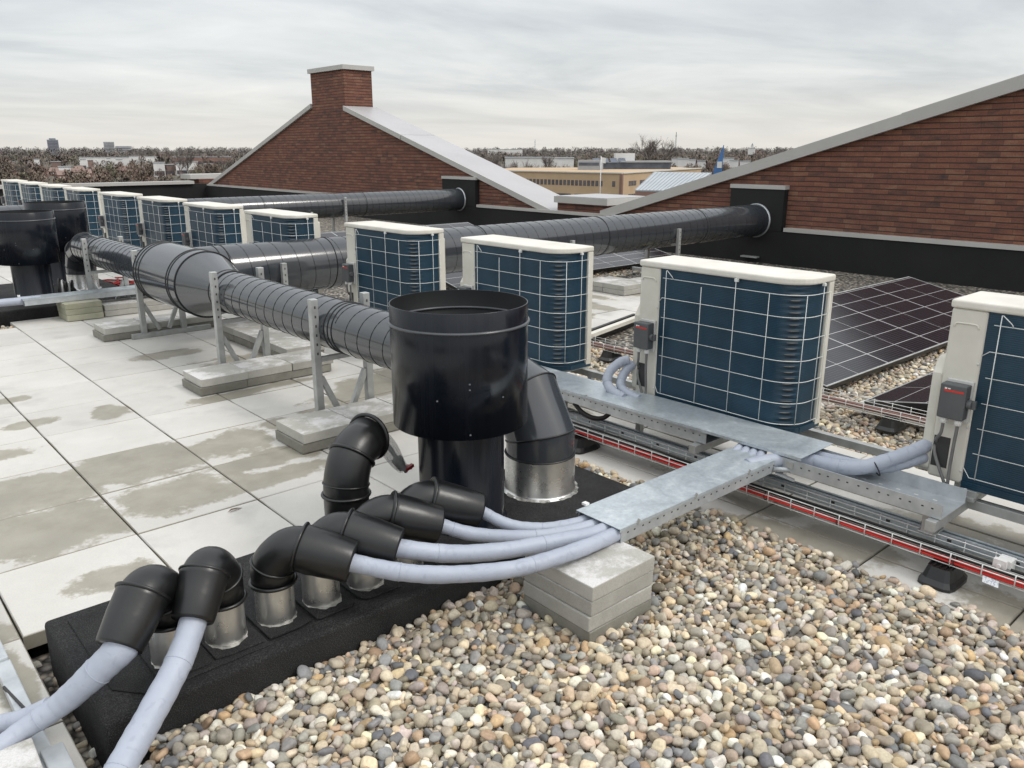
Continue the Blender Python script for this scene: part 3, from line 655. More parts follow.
for k in range(7):
    u = L - 2.4 - k * 5.2
    if u > 3: world_child(quadbox(pl, u - 4.2, u, -.1, .05, -8.6, -7.5), 'window', M['window'], off)
for row, (z0, z1) in enumerate(((-5.7, -4.7), (-8.5, -7.4))):
    for k in range(7):
        u = 4 + k * 6.5
        for q in range(3):
            world_child(quadbox(pr, u + q * 1.5, u + q * 1.5 + 1.25, -.1, .05, z0, z1), 'window', M['window'], off)
u0, u1 = L - 9, L - .5
D1, D2 = polar(46.75, 214), polar(52.2, 218)
pd, LD = facade(D1, D2, -2.4, -.9)
up = world_child(quadbox(pd, 0, LD, -5, 0, -3.2, -1.5), 'rooftop_storey', M['bluewin'], off)
world_child(quadbox(pd, 8, LD + .3, -5.3, .4, -1.49, -1.1), 'rooftop_slab', M['fargrey'], off)
for k in range(4):
    u = 1.0 + k * 2.2
    mb = MB().add([pd(u, .6, -1.5), pd(u + 1.7, .6, -1.5), pd(u + 1.7, -1.6, -.45), pd(u, -1.6, -.45), pd(u, -1.6, -.95), pd(u + 1.7, -1.6, -.95)], [(0, 1, 2, 3), (2, 3, 4, 5), (0, 3, 4), (1, 2, 5)])
    world_child(mb, 'solar_collector', M['bluewin'], off, fixn=False)
world_child(quadbox(pd, 7.0, 12.0, -4.5, -2.2, -1.48, .75), 'plant_room', M['farwhite'], off)
pw = polar(44.9, 215)
pe, LE = facade(polar(45.95, 206), polar(47.5, 205), 0, 0)
world_child(quadbox(pe, 0, LE, -4, 0, -3.2, -.85), 'rooftop_wing', M['fargrey'], off)
world_child(quadbox(pe, .3, LE - .4, -.1, .1, -2.1, -1.4), 'window', M['bluewin'], off)
CLEAR += [(47, 200, 7, 160), (52.2, 104, 4, 100)]
# flag pole in front of the office
fp = thing('flagpole', 'thin white flagpole with a small flag before the tan office block', 'flagpole', tuple(polar(47.52, 165, GZ)))
mb = MB(); mb.cyl((0, 0, 0), (0, 0, 12.4), .11, .07, 8); mb.build('pole', M['poles'], fp)
MB().add([(0, 0, 12.2), (.9, -.5, 12.0), (.85, -.45, 11.0), (0, 0, 11.2)], [(0, 1, 2, 3)]).build('flag', M['farwhite'], fp, fixn=False)
# metal shed roof
mr_ = thing('metal_roof_building', 'brick building with pale blue standing seam roof behind the right gable', 'building', tuple(polar(51.5, 100, GZ)))
a, b_, c, d = polar(49.9, 100, -3.07), polar(53.3, 99, -3.07), polar(54.9, 108, -1.25), polar(51.15, 109, -1.2)
rf = world_child(MB().add([a, b_, c, d, a - Vector((0, 0, .18)), b_ - Vector((0, 0, .18)), c - Vector((0, 0, .18)), d - Vector((0, 0, .18))], [(0, 1, 2, 3), (0, 1, 5, 4), (3, 0, 4, 7), (2, 3, 7, 6), (1, 2, 6, 5)]), 'roof', M['standing'], mr_)
ribs = MB()
for k in range(15):
    t = k / 14; p, q = a.lerp(b_, t), d.lerp(c, t); ribs.bar(p + Vector((0, 0, .02)), q + Vector((0, 0, .02)), .05, .09)
world_child(ribs, 'seams', M['fargrey'], mr_)
wl = MB(); ins = lambda p, zz: Vector((p.x, p.y, zz))
wl.add([ins(a, GZ), ins(b_, GZ), ins(c, GZ), ins(d, GZ), ins(a, -3.2), ins(b_, -3.2), ins(c, -1.45), ins(d, -1.4)], [(0, 1, 5, 4), (1, 2, 6, 5), (2, 3, 7, 6), (3, 0, 4, 7)])
world_child(wl, 'wall', M['farbrick'], mr_)
# blue tapering mast
bt = thing('advertising_mast', 'tall blue tapering mast with a white patch rising behind the right gable', 'mast', tuple(polar(55.35, 125, GZ)), -math.radians(55.35))
mb = MB().add([(-.85, -.3, 0), (.6, -.3, 0), (.6, .3, 0), (-.85, .3, 0), (-.75, -.3, 10.6), (.5, -.3, 10.6), (.5, .3, 10.6), (-.75, .3, 10.6), (.42, -.1, 14.2), (.5, -.1, 14.2), (.5, .1, 14.2), (.42, .1, 14.2)],
              [(0, 1, 5, 4), (1, 2, 6, 5), (2, 3, 7, 6), (3, 0, 4, 7), (4, 5, 9, 8), (5, 6, 10, 9), (6, 7, 11, 10), (7, 4, 8, 11), (8, 9, 10, 11)]); mb.build('cladding', M['blue'], bt)
MB().box(-.28, -.36, 11.0, .38, -.31, 11.9).build('white_patch', M['farwhite'], bt)
# towers and slabs on the horizon
def far_block(name, label, az, d, w, dep, ztop, mat, rows=0, group=None, cols=0, cat='building', extra=None):
    t = thing(name, label, cat, tuple(polar(az, d, GZ)), -math.radians(az), group)
    h = ztop - GZ
    MB().box(-w / 2, 0, 0, w / 2, dep, h).build('wall', mat, t)
    MB().box(-w / 2 - .3, -.3, h, w / 2 + .3, dep + .3, h + max(.4, h * .02)).build('roof', M['fargrey'], t)
    for r_ in range(rows):
        z0 = h * (.12 + .84 * r_ / rows)
        MB().box(-w / 2 + w * .06, -.25, z0, w / 2 - w * .06, -.02, z0 + h * .3 / rows).build('window_row', M['window'], t)
    CLEAR.append((az, d, math.degrees(w / d) / 2 + .1, 45 if name == 'white_house' else min(d * .14, 300))); return t
tw = far_block('tower_block', 'dark slab tower on the horizon at the far left', 12.92, 2600, 27, 22, 28.5, M['fardark'], 9)
MB().box(-8, 2, 41.5, 8, 18, 45).build('roof_plant', M['fardark'], tw)
far_block('apartment_block', 'pale grey apartment block on the horizon, taller left part', 15.93, 2600, 27, 20, 23.5, M['fargrey'], 8)
far_block('apartment_wing', 'low grey wing right of the pale apartment block on the horizon', 16.72, 2610, 41, 20, 12.5, M['fargrey'], 4)
far_block('warehouse', 'long white warehouse in the trees below the horizon towers', 16.2, 800, 56, 20, -4.6, M['farwhite'])
far_block('warehouse', 'small white shed at the right end of the left warehouses', 18.3, 790, 13, 12, -3.9, M['farwhite'])
far_block('warehouse', 'white block rising from the middle of the left warehouse roofline', 17.3, 780, 9, 12, -3.4, M['farwhite'])
far_block('warehouse', 'pale long shed on the skyline above the sloping metal roof', 41.0, 1500, 62, 40, 3.2, M['farwhite'])
far_block('warehouse', 'white storage hall behind the trees beyond the office block', 42.6, 430, 24, 20, -2.3, M['farwhite'])
far_block('warehouse', 'second pale hall right of the storage hall, partly behind trees', 44.9, 440, 12, 20, -2.6, M['farwhite'])
far_block('school_building', 'low brick building with grey roof at the foot of the left gable slope', 21.2, 900, 56, 25, -5.2, M['farbrick'], 1)
for k, (az, d, w) in enumerate(((53.0, 520, 6), (53.55, 540, 5), (54.2, 520, 5), (55.9, 560, 7), (56.3, 500, 5), (57.0, 520, 6), (52.55, 545, 6))):
    far_block('white_house', 'small white house among bare trees by the blue mast', az, d, w, 8, -3.6 - (k % 3) * .7, M['farwhite'], 1, 'white houses in the trees on the right')
ch = far_block('church', 'white church with small dark steeple on the horizon right of the blue mast', 57.35, 1400, 11, 18, 4.5, M['farwhite'], 1)
MB().box(-1.6, 2, 16.5, 2.6, 6, 21).build('steeple_base', M['farwhite'], ch)
MB().add([(-1.2, 2.4, 21), (2.2, 2.4, 21), (2.2, 5.6, 21), (-1.2, 5.6, 21), (.5, 4, 25)], [(0, 1, 4), (1, 2, 4), (2, 3, 4), (3, 0, 4)]).build('steeple', M['fardark'], ch)
MB().add([(5.5, 0, 15), (24, 0, 8.5), (24, 14, 8.5), (5.5, 14, 15), (5.5, 0, 0), (24, 0, 0), (24, 14, 0), (5.5, 14, 0)], [(0, 1, 2, 3), (0, 4, 5, 1), (1, 5, 6, 2)]).build('nave_roof', M['farroof'], ch)
# houses with tiled roofs
for k in range(16):
    far_block('white_house', 'small pale house scattered among the bare trees left of the gable', 10.6 + k * .72 + random.uniform(-.2, .2), random.uniform(470, 760), random.uniform(3, 6), 6, GZ + random.uniform(5.2, 7.6), M['farwhite'] if k % 3 else M['farroof'], 1, 'pale houses in the trees on the left')
hp = thing('brick_house', 'small brick house with red tiled roof among bare trees at the far left', 'house', (0, 0, 0), 0, 'brick houses in the woods')
MB().box(-4.5, -4, 0, 4.5, 4, 4.6).build('wall', M['farbrick'], hp)
MB().prism([(-4.6, 4.55), (4.6, 4.55), (0, 8.3)], -4.8, 4.8, 'x').build('roof', M['farroof'], hp)
for sx in (-2.6, 0.2, 2.5): MB().box(sx - .6, -4.12, 1.9, sx + .6, -3.98, 3.3).build('window', M['farwhite'], hp)
MB().box(2.5, -.4, 7.4, 3.2, .4, 9.2).build('chimney', M['farbrick'], hp)
spots = [(12.2, 640), (12.75, 650), (13.3, 640), (13.85, 655), (14.4, 640), (15.0, 660), (16.3, 640), (17.0, 650), (17.6, 640), (11.5, 900), (18.6, 880), (19.6, 860), (10.8, 700), (14.0, 720), (16.8, 720)]
for i, (az, d) in enumerate(spots):
    o = hp if i == 0 else copy_tree(hp)
    d = d * .74 + random.uniform(-40, 40); az += random.uniform(-.15, .15); o.scale = (.55, .55, .55)
    o.location = polar(az, d, GZ); o.rotation_euler = (0, 0, random.uniform(-.5, .5) - math.radians(az))
    CLEAR.append((az, d, .2, 10))
# masts
def mast(az, d, ztop, label):
    t = thing('lattice_mast', label, 'mast', tuple(polar(az, d, GZ))); h = ztop - GZ
    mb = MB(); w = h * .022
    for sx, sy in ((-1, -1), (1, -1), (1, 1), (-1, 1)): mb.bar((sx * w, sy * w, 0), (sx * w * .25, sy * w * .25, h), w * .3, w * .3)
    for k in range(10):
        z0, z1 = h * k / 10, h * (k + 1) / 10; s0, s1 = w * (1 - .75 * k / 10), w * (1 - .75 * (k + 1) / 10)
        mb.bar((-s0, -s0, z0), (s1, -s1, z1), w * .14, w * .14); mb.bar((s0, s0, z0), (s1, -s1, z1), w * .14, w * .14)
    mb.build('lattice', M['fargrey'], t); MB().box(-w * .7, -w * .7, h * .84, w * .7, w * .7, h * .9).build('antenna', M['fargrey'], t)
mast(52.45, 1100, 24.0, 'thin grey lattice mast on the skyline above the metal seam roof')
mast(43.03, 1300, 17.5, 'short lattice mast on the skyline above the office block left end')
# trees one can tell apart
def bare_tree(label, az, d, h, spread, seed, group=None):
    r = random.Random(seed); t = thing('bare_tree', label, 'tree', tuple(polar(az, d, GZ)), 0, group)
    tr = MB(); cr = MB(); tr.cyl((0, 0, 0), (0, 0, h * .45), h * .022, h * .015, 7)
    def grow(p, dirv, L, rad, lev):
        q = p + dirv * L; cr.tube([p, q], [rad, rad * .6], 4, caps=False)
        if lev == 0: return
        for _ in range(4 if lev > 2 else 3):
            dv = (dirv + Vector((r.uniform(-1, 1), r.uniform(-1, 1), r.uniform(-.25, .7))) * spread).normalized()
            grow(p.lerp(q, r.uniform(.45, 1)), dv, L * r.uniform(.6, .82), rad * .55, lev - 1)
    for _ in range(6): grow(Vector((0, 0, h * r.uniform(.28, .45))), Vector((r.uniform(-.8, .8), r.uniform(-.8, .8), 1)).normalized(), h * .24, h * .011, 4)
    tr.build('trunk', M['bark'], t); cr.build('crown', M['twig'], t, fixn=False)
bare_tree('broad bare tree standing above the skyline left of the lattice mast', 50.75, 400, 20.5, .62, 1)
bare_tree('second broad bare tree on the skyline, nearest the lattice mast', 51.55, 410, 20, .6, 2)
for k, (az, d, h) in enumerate(((41.0, 240, 10), (41.8, 250, 11), (42.6, 255, 10.5), (43.3, 250, 9.5), (44.2, 262, 11), (45.0, 265, 10), (40.2, 300, 13), (43.8, 330, 13))):
    bare_tree('slender bare tree in the row behind the tan office block', az, d, h, .45, 10 + k, 'bare trees behind the office block')
for k, (az, d, h) in enumerate(((19.8, 420, 12), (20.3, 430, 13), (22.5, 400, 11), (11.2, 360, 9.5))):
    bare_tree('bare tree rising out of the woods left of the brick gable', az, d, h, .5, 30 + k, 'bare trees left of the gable')
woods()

# ------------------------------------------------------------------ brick gables, upstand, parapet
g1 = thing('brick_gable', 'red brown brick gable with a chimney stack and wide sloped metal coping', 'gable wall', (9.2, 14.5, 0))
MB().prism([(22.3, -.3), (22.1, .40), (15.44, 2.42), (15.44, 3.2), (13.9, 3.2), (13.9, 2.40), (7.07, .43), (7.07, -.3)], 9.2, 9.93, 'x').build('wall', M['brick'], g1).matrix_parent_inverse = Matrix.Translation((-9.2, -14.5, 0))
def gchild(mb, name, mat, parent, **kw): return world_child(mb, name, mat, parent, **kw)
gchild(MB().prism([(15.49, 3.203), (13.85, 3.203), (13.85, 3.30), (15.49, 3.30)], 9.15, 9.98, 'x'), 'chimney_cap', M['zinc'], g1)
def slope_strip(y0, z0, y1, z1, t, xa, xb): return MB().prism([(y0, z0), (y1, z1), (y1, z1 + t), (y0, z0 + t)], xa, xb, 'x')
gchild(slope_strip(22.35, .33, 15.447, 2.425, .10, 9.15, 9.96), 'left_coping', M['zinc'], g1)
s_ = (2.40 - .43) / (13.9 - 7.07)
for (ya, yb) in ((13.895, 11.63), (11.61, 7.0)):
    gchild(slope_strip(ya, 2.405 - (13.9 - ya) * s_, yb, 2.405 - (13.9 - yb) * s_, .016, 9.165, 10.02), 'sloped_sheet', M['zincroof'], g1)
    o = gchild(slope_strip(ya, 2.325 - (13.9 - ya) * s_, yb, 2.325 - (13.9 - yb) * s_, .0995, 9.13, 9.162), 'coping_fascia', M['zinc'], g1)
lw = thing('low_wall', 'low brick wall with flat metal cap in the valley between the two gables', 'wall', (9.2, 6.45, 0))
gchild(MB().box(9.2, 5.87, -.3, 10.15, 7.0, .59), 'wall', M['brick'], lw)
gchild(MB().box(9.13, 5.80, .594, 10.2, 7.02, .70), 'cap', M['zinc'], lw)
gchild(MB().box(9.16, 5.83, .702, 10.18, 6.99, .708), 'cap_sheet', M['zincroof'], lw)
g2 = thing('brick_gable', 'large red brown brick gable rising out of the right side of the frame', 'gable wall', (9.2, 0, 0))
gchild(MB().prism([(5.86, -.3), (5.86, .40), (-9, .40 + 14.86 * .288), (-9, -.3)], 9.2, 9.9, 'x'), 'wall', M['brick'], g2)
gchild(slope_strip(5.95, .37, -9, .37 + 14.95 * .288, .14, 9.13, 9.95), 'coping', M['zinc'], g2)
gchild(slope_strip(1.35, .37 + 4.6 * .288 + .142, -9, .37 + 14.95 * .288 + .142, .035, 9.3, 9.9), 'ridge_strip', M['zinc'], g2)

us = thing('bitumen_upstand', 'black bitumen upstand with a pale metal strip along the foot of the gables', 'upstand', (9.1, 7, 0))
gchild(MB().box(9.10, -9, -.06, 9.198, 22.3, .41), 'felt', M['upstand'], us)
for (ya, yb) in ((-9, 2.62), (3.51, 9.08), (10.2, 22.2)):
    gchild(MB().box(9.085, ya, .413, 9.196, yb, .462), 'cover_strip', M['zinc'], us)
def duct_box(y0, y1, zt, label):
    t = thing('wall_box', label, 'wall box', (9.0, (y0 + y1) / 2, 0))
    gchild(MB().box(9.097, y0, .4125, 9.197, y1, zt - .05), 'felt', M['upstand'], t)
    gchild(MB().box(9.085, y0 - .01, zt - .047, 9.196, y1 + .01, zt + .005), 'cap', M['zinc'], t)
duct_box(2.66, 3.48, 1.0, 'black box with pale cap where the branch duct enters the right gable')
duct_box(9.12, 10.16, .96, 'black box with pale cap where the back duct enters the chimney gable')
MB().box(0, 0, 0, 0, 0, 0)
pp = thing('parapet', 'black parapet with a pale coping closing the roof behind the far units', 'parapet', (2, 22.4, 0))
gchild(MB().box(-8, 22.302, -.06, 9.3, 22.55, .47), 'felt', M['upstand'], pp)
gchild(MB().box(-8, 22.22, .473, 8.72, 22.62, .56), 'coping', M['zinc'], pp)
cb = thing('corner_block', 'small brick corner block with flat metal cap left of the chimney gable', 'wall', (9.1, 22.7, 0))
gchild(MB().box(9.0, 22.56, -.3, 10.2, 23.3, .60), 'brickwork', M['brick'], cb)
gchild(MB().box(8.75, 22.56, .603, 10.3, 23.4, .74), 'cap', M['zinc'], cb)

# ------------------------------------------------------------------ plinths (bitumen covered)
def plinth(label, x0, y0, x1, y1, zt):
    t = thing('roof_plinth', label, 'plinth', ((x0 + x1) / 2, (y0 + y1) / 2, 0))
    gchild(MB().box(x0, y0, -.11, x1, y1, zt), 'felt', M['bitumen'], t, bevel=.014, seg=3)
    return t
p1 = plinth('long low black felt plinth in the foreground carrying the pipe outlets and big cowl', -.455, -1.235, 1.64, -.625, .1)
def lap(t, pts, z, h=.0035): gchild(MB().prism(pts, z, z + h, 'z'), 'felt_lap', M['bitumen'], t, bevel=.0015)
lap(p1, [(-.33, -1.195), (-.40, -1.11), (-.40, -.68), (.0, -.67), (.0, -1.195)], .1008)
lap(p1, [(.9, -1.20), (.9, -.67), (1.60, -.67), (1.60, -1.20)], .1008)
p2 = plinth('low black felt plinth at the far left under the two distant cowls', -.45, 5.02, 1.66, 6.75, .1)

# ------------------------------------------------------------------ insulated pipe outlets
def bend(pts, per=6, cut=.45):
    """round the corners of a polyline"""
    P = [Vector(p) for p in pts]; out = [P[0]]
    for i in range(1, len(P) - 1):
        a, b, c = P[i - 1], P[i], P[i + 1]; l = min((b - a).length, (c - b).length) * cut
        s, e = b + (a - b).normalized() * l, b + (c - b).normalized() * l
        for k in range(per + 1):
            t = k / per; out.append((s * (1 - t) ** 2 + b * 2 * t * (1 - t) + e * t * t))
    out.append(P[-1]); return out
def ridge(mb, p, t, R, r=.0045, h=.009):
    """bead around a pipe at point p with tangent t"""
    t = Vector(t).normalized(); u = t.cross(Vector((.3, .2, 1))).normalized(); w = t.cross(u)
    mb.tube([Vector(p) + (u * math.cos(2 * PI * k / 32) + w * math.sin(2 * PI * k / 32)) * R for k in range(32)], r, 8, closed=True)
def outlet(label, sx, sy, mouth, rv=.0625, rm=.070, zt=.34, dz0=.225, sleeve_r=.057, group=None, z0=.1):
    t = thing('pipe_outlet', label, 'pipe outlet', (sx, sy, z0), 0, group)
    W = lambda mb, n, m, **kw: world_child(mb, n, m, t, **kw)
    sl = MB(); sl.lathe([(sleeve_r + .002, z0), (sleeve_r, z0 + .02), (sleeve_r, dz0 + .03)], (sx, sy, 0), 'z', 40)
    W(sl, 'sleeve', M['sleeve'])
    lp = MB(); rr_ = [(.092 + .012 * math.sin(3 * a_ + sx * 30)) for a_ in np.linspace(0, 2 * PI, 28, endpoint=False)]
    pad = [(sx + max(-.068, min(.068, r_ * 1.25 * math.cos(a_))), sy + max(-.10, min(.10, r_ * 1.3 * math.sin(a_)))) for a_, r_ in zip(np.linspace(0, 2 * PI, 28, endpoint=False), rr_)]
    lp.prism(pad, z0 + .0045, z0 + .0105, 'z'); W(lp, 'felt_collar', M['bitumen'], bevel=.0015)
    fl = MB(); ring_in = []; ring_out = []
    for k in range(30):
        a_ = 2 * PI * k / 30; ro = sleeve_r + .002 + (.007 + .012 * random.random()) * max(0, math.sin(a_ + PI + .15)) ** 1.5
        ring_in.append((sx + (sleeve_r - .002) * math.cos(a_), sy + (sleeve_r - .002) * math.sin(a_), z0 + .012)); ring_out.append((sx + ro * math.cos(a_), sy + ro * math.sin(a_), z0 + .0105 - .001 * random.random()))
    fl.add(ring_in + ring_out, [(k, (k + 1) % 30, 30 + (k + 1) % 30, 30 + k) for k in range(30)], True); W(fl, 'flashing', M['lead'])
    m = Vector(mouth); h = Vector((m.x - sx, m.y - sy, 0)); hl = h.length; h.normalize()
    k1 = Vector((sx, sy, zt - .055)); k2 = Vector((sx, sy, zt)) + h * .065 + Vector((0, 0, .006))
    path = bend([(sx, sy, dz0), k1, k2, m], 7, .48)
    d = (m - k2).normalized()
    N = len(path); cut = 0
    # first part: elbow of radius rv; last part: lagged outlet of radius rm
    el = path[:-1] + [k2.lerp(m, .30)]
    e = MB(); e.tube(el, rv, 36); W(e, 'elbow', M['rubber'])
    b = MB(); ridge(b, (sx, sy, dz0 + .004), (0, 0, 1), rv + .002, .006); ridge(b, path[4], path[5] - path[3], rv + .001, .0045); W(b, 'beads', M['rubber'])
    o = MB(); s0 = k2.lerp(m, .10)
    q = [s0, s0 + d * .004, s0 + d * .02, k2.lerp(m, .55), k2.lerp(m, .97), m, m, m - d * .03]
    o.tube(q, [rv, rv + .007, rm, rm * .97, rm * .87, rm * .845, rm * .72, rm * .70], 36)
    W(o, 'muff', M['rubber'], fixn=False)
    b2 = MB(); ridge(b2, s0 + d * .006, d, rm + .001, .005); W(b2, 'muff_bead', M['rubber'])
    return t, d
SY = -1.075
OUT = dict(
    A=('leftmost black pipe elbow, its lagging leading off to the left edge', -.228, SY, (-.385, -1.185, .262), .0625, .067, .358),
    B=('second black pipe elbow from the left, lagging running down to the bottom edge', -.08, SY, (-.205, -1.196, .268), .0615, .063, .362),
    C=('front black pipe elbow of the four aimed at the cable tray', .075, SY, (.247, -1.243, .294)),
    D=('second of the four black pipe elbows aimed at the cable tray', .226, SY, (.40, -1.258, .293)),
    E=('third of the four black pipe elbows aimed at the cable tray', .382, SY, (.598, -1.19, .281)),
    F=('rearmost of the four black pipe elbows aimed at the cable tray, against the cowl stem', .545, SY + .01, (.772, -1.184, .275)))
for k, (lb, x, y, mth, *rest) in OUT.items(): outlet(lb, x, y, mth, *rest, group='black pipe elbows on the foreground plinth')
# the tall upright elbow whose mouth faces the duct
t = thing('pipe_outlet', 'tall upright black pipe elbow turned away towards the duct', 'pipe outlet', (.50, -.82, .1), 0, 'black pipe elbows on the foreground plinth')
gx, gy = .475, -.82
gd = Vector((.92, .38, 0)).normalized()
pth = bend([(gx, gy, .11), (gx, gy, .355), Vector((gx, gy, .445)) + gd * .045, Vector((gx, gy, .468)) + gd * .15], 8, .48)
e = MB(); e.tube(pth[:-1] + [pth[-1], pth[-1], pth[-1] - gd * .04], [.078] * len(pth) + [.066, .064], 40); world_child(e, 'elbow', M['rubber'], t, fixn=False)
b = MB(); ridge(b, (gx, gy, .305), Vector((.05, .04, 1)), .081, .006); ridge(b, pth[4], pth[5] - pth[3], .0795, .003)
ridge(b, pth[13], pth[14] - pth[12], .081, .006); ridge(b, pth[-1] - gd * .006, gd, .081, .008); world_child(b, 'beads', M['rubber'], t)
s = MB(); s.lathe([(.068, .1), (.066, .125), (.066, .20)], (gx, gy, 0), 'z', 32); world_child(s, 'sleeve', M['sleeve'], t)
# clear plastic sleeve with cable ends hanging from it
pe_ = pth[-1]
ps = thing('plastic_sleeve', 'clear plastic sleeve with cable ends hanging out of the tall elbow', 'cable sleeve', tuple(pe_))
sp = spline([pe_ - gd * .02, pe_ + gd * .03 + Vector((0, 0, -.01)), pe_ + gd * .09 + Vector((.0, -.02, -.07)), pe_ + gd * .13 + Vector((0, -.03, -.13)), pe_ + gd * .16 + Vector((0, -.04, -.17))], 6)
mb = MB(); mb.tube(sp, [.05 - .028 * k / (len(sp) - 1) for k in range(len(sp))], 14, caps=False); world_child(mb, 'film', M['plastic'], ps, fixn=False)
mb = MB(); mb.tube([p + Vector((0, 0, .012)) for p in sp], .008, 8); mb.tube([p + Vector((.008, -.012, -.012)) for p in sp], .008, 8); world_child(mb, 'cable', M['greycable'], ps)
mb = MB(); mb.tube([sp[-6] + Vector((0, 0, .01)), sp[-1]], [.022, .016], 10); world_child(mb, 'clamp', M['blackcable'], ps)
mb = MB(); mb.bar(sp[-1], sp[-1] + gd * .05 + Vector((0, 0, -.012)), .022, .016); mb.bar(sp[-1] + Vector((0, -.02, 0)), sp[-1] + gd * .04 + Vector((0, -.03, .008)), .014, .012); world_child(mb, 'red_connector', M['darkred'], ps)

# ------------------------------------------------------------------ foam lagged pipes
def lagged(label, ctrl, r0, r1=None, name='insulated_pipe', group=None, fork=None):
    sp = spline(ctrl, 12); n = len(sp); r1 = r1 or r0
    rad = [r0 + (r1 - r0) * k / (n - 1) + .0005 * math.sin(k * 1.7 + r0 * 900) + .0005 * math.sin(k * .63) for k in range(n)]
    mb = MB(); mb.tube(sp, rad, 20)
    if fork: mb.tube(spline(fork, 10), r0 * .55, 16)
    t = thing(name, label, 'pipe', tuple(sp[0]), 0, group); world_child(mb, 'lagging', M['foam'], t)
    tp = MB()
    for q in (.30, .62):
        i = int(q * (n - 2)); ridge(tp, sp[i], sp[i + 1] - sp[i], rad[i] + .0001, .0011)
    world_child(tp, 'tape_seam', M['foam'], t); return t
lagged('thick grey lagged pipe bending left over the tile edge and splitting in two', [(-.355, -1.165, .275), (-.385, -1.19, .258), (-.455, -1.165, .195), (-.52, -1.125, .13), (-.60, -1.105, .090), (-.70, -1.125, .076), (-.95, -1.15, .076)], .045, .017,
       fork=[(-.54, -1.10, .118), (-.60, -1.055, .085), (-.68, -1.01, .07), (-.95, -.98, .066)])
lagged('grey lagged pipe running down out of the bottom edge across the plinth corner', [(-.182, -1.165, .284), (-.207, -1.20, .262), (-.278, -1.275, .212), (-.375, -1.355, .162), (-.455, -1.42, .125), (-.56, -1.51, .085), (-.75, -1.66, .06), (-1.0, -1.9, .05)], .0345)
GL = 'lagged pipes running into the cable tray'
lagged('frontmost grey lagged pipe entering the tray, lying on the concrete block', [(.20, -1.20, .305), (.24, -1.238, .294), (.35, -1.335, .262), (.47, -1.42, .245), (.65, -1.515, .239), (.85, -1.552, .239), (1.02, -1.542, .225), (1.25, -1.53, .224)], .0275, .0245, group=GL)
lagged('second grey lagged pipe from the front entering the cable tray', [(.36, -1.21, .303), (.40, -1.26, .292), (.54, -1.33, .253), (.70, -1.405, .238), (.88, -1.468, .236), (1.03, -1.495, .226), (1.25, -1.485, .223)], .030, .024, group=GL)
lagged('third grey lagged pipe from the front entering the cable tray', [(.56, -1.165, .292), (.60, -1.192, .28), (.70, -1.255, .237), (.86, -1.372, .220), (1.04, -1.443, .223), (1.25, -1.44, .223)], .0235, .0225, group=GL)
lagged('rear grey lagged pipe entering the cable tray beside the cowl stem', [(.74, -1.158, .287), (.775, -1.187, .274), (.835, -1.262, .232), (.92, -1.340, .218), (1.05, -1.398, .222), (1.25, -1.395, .222)], .0205, .0205, group=GL)

# ------------------------------------------------------------------ cowls
def cowl(label, x, y, R, rs, z0, zb, zt):
    t = thing('roof_cowl', label, 'roof cowl', (x, y, z0), 0, 'anthracite roof cowls')
    MB().lathe([(rs + .012, z0), (rs + .008, z0 + .012), (rs, z0 + .02), (rs, zb + .05)], (x, y, 0), 'z', 64).build('stem', M['cowl'], t).matrix_parent_inverse = Matrix.Translation((-x, -y, -z0))
    W = lambda mb, n, m, **kw: world_child(mb, n, m, t, **kw)
    W(MB().lathe([(rs, zb + .03), (R - .004, zb), (R, zb), (R, zt - .002), (R - .002, zt), (R - .004, zt - .002)], (x, y, 0), 'z', 96), 'hood', M['cowl'])
    W(MB().lathe([(R - .0045, zt - .001), (R - .0045, zt - .20), (R - .05, zt - .21), (.0, zt - .21)], (x, y, 0), 'z', 96), 'inner_wall', M['cowl_in'])
    b = MB(); b.ring((x, y, zt - .068), R + .002, .0055, 'z', 96); b.ring((x, y, zt - .068), R - .006, .005, 'z', 96); W(b, 'rib', M['cowl_rib'])
    b = MB()
    for (a_, z_) in ((-2.1, zb + .02), (-2.1, zb + .18), (-2.1, zb + .20), (-2.55, zb + .14), (-1.6, zb + .14)):
        b.ring((0, 0, 0), .0, .0, 'z', 3, 3) if False else None
        c = (x + (R + .001) * math.cos(a_), y + (R + .001) * math.sin(a_), z_); b.lathe([(.0, .003), (.003, .002), (.004, -.002)], c, 'z', 8)
    W(b, 'rivets', M['cowl_rib'])
cowl('big anthracite cowl with open round hood in the middle of the foreground', .93, -.888, .247, .160, .1, .497, .936)
cowl('nearer of the two distant anthracite cowls, cut by the left edge', .79, 5.30, .252, .16, .1, .47, .925)
cowl('rear of the two distant anthracite cowls, behind the far duct elbow', 1.32, 6.45, .285, .18, .1, .45, .935)

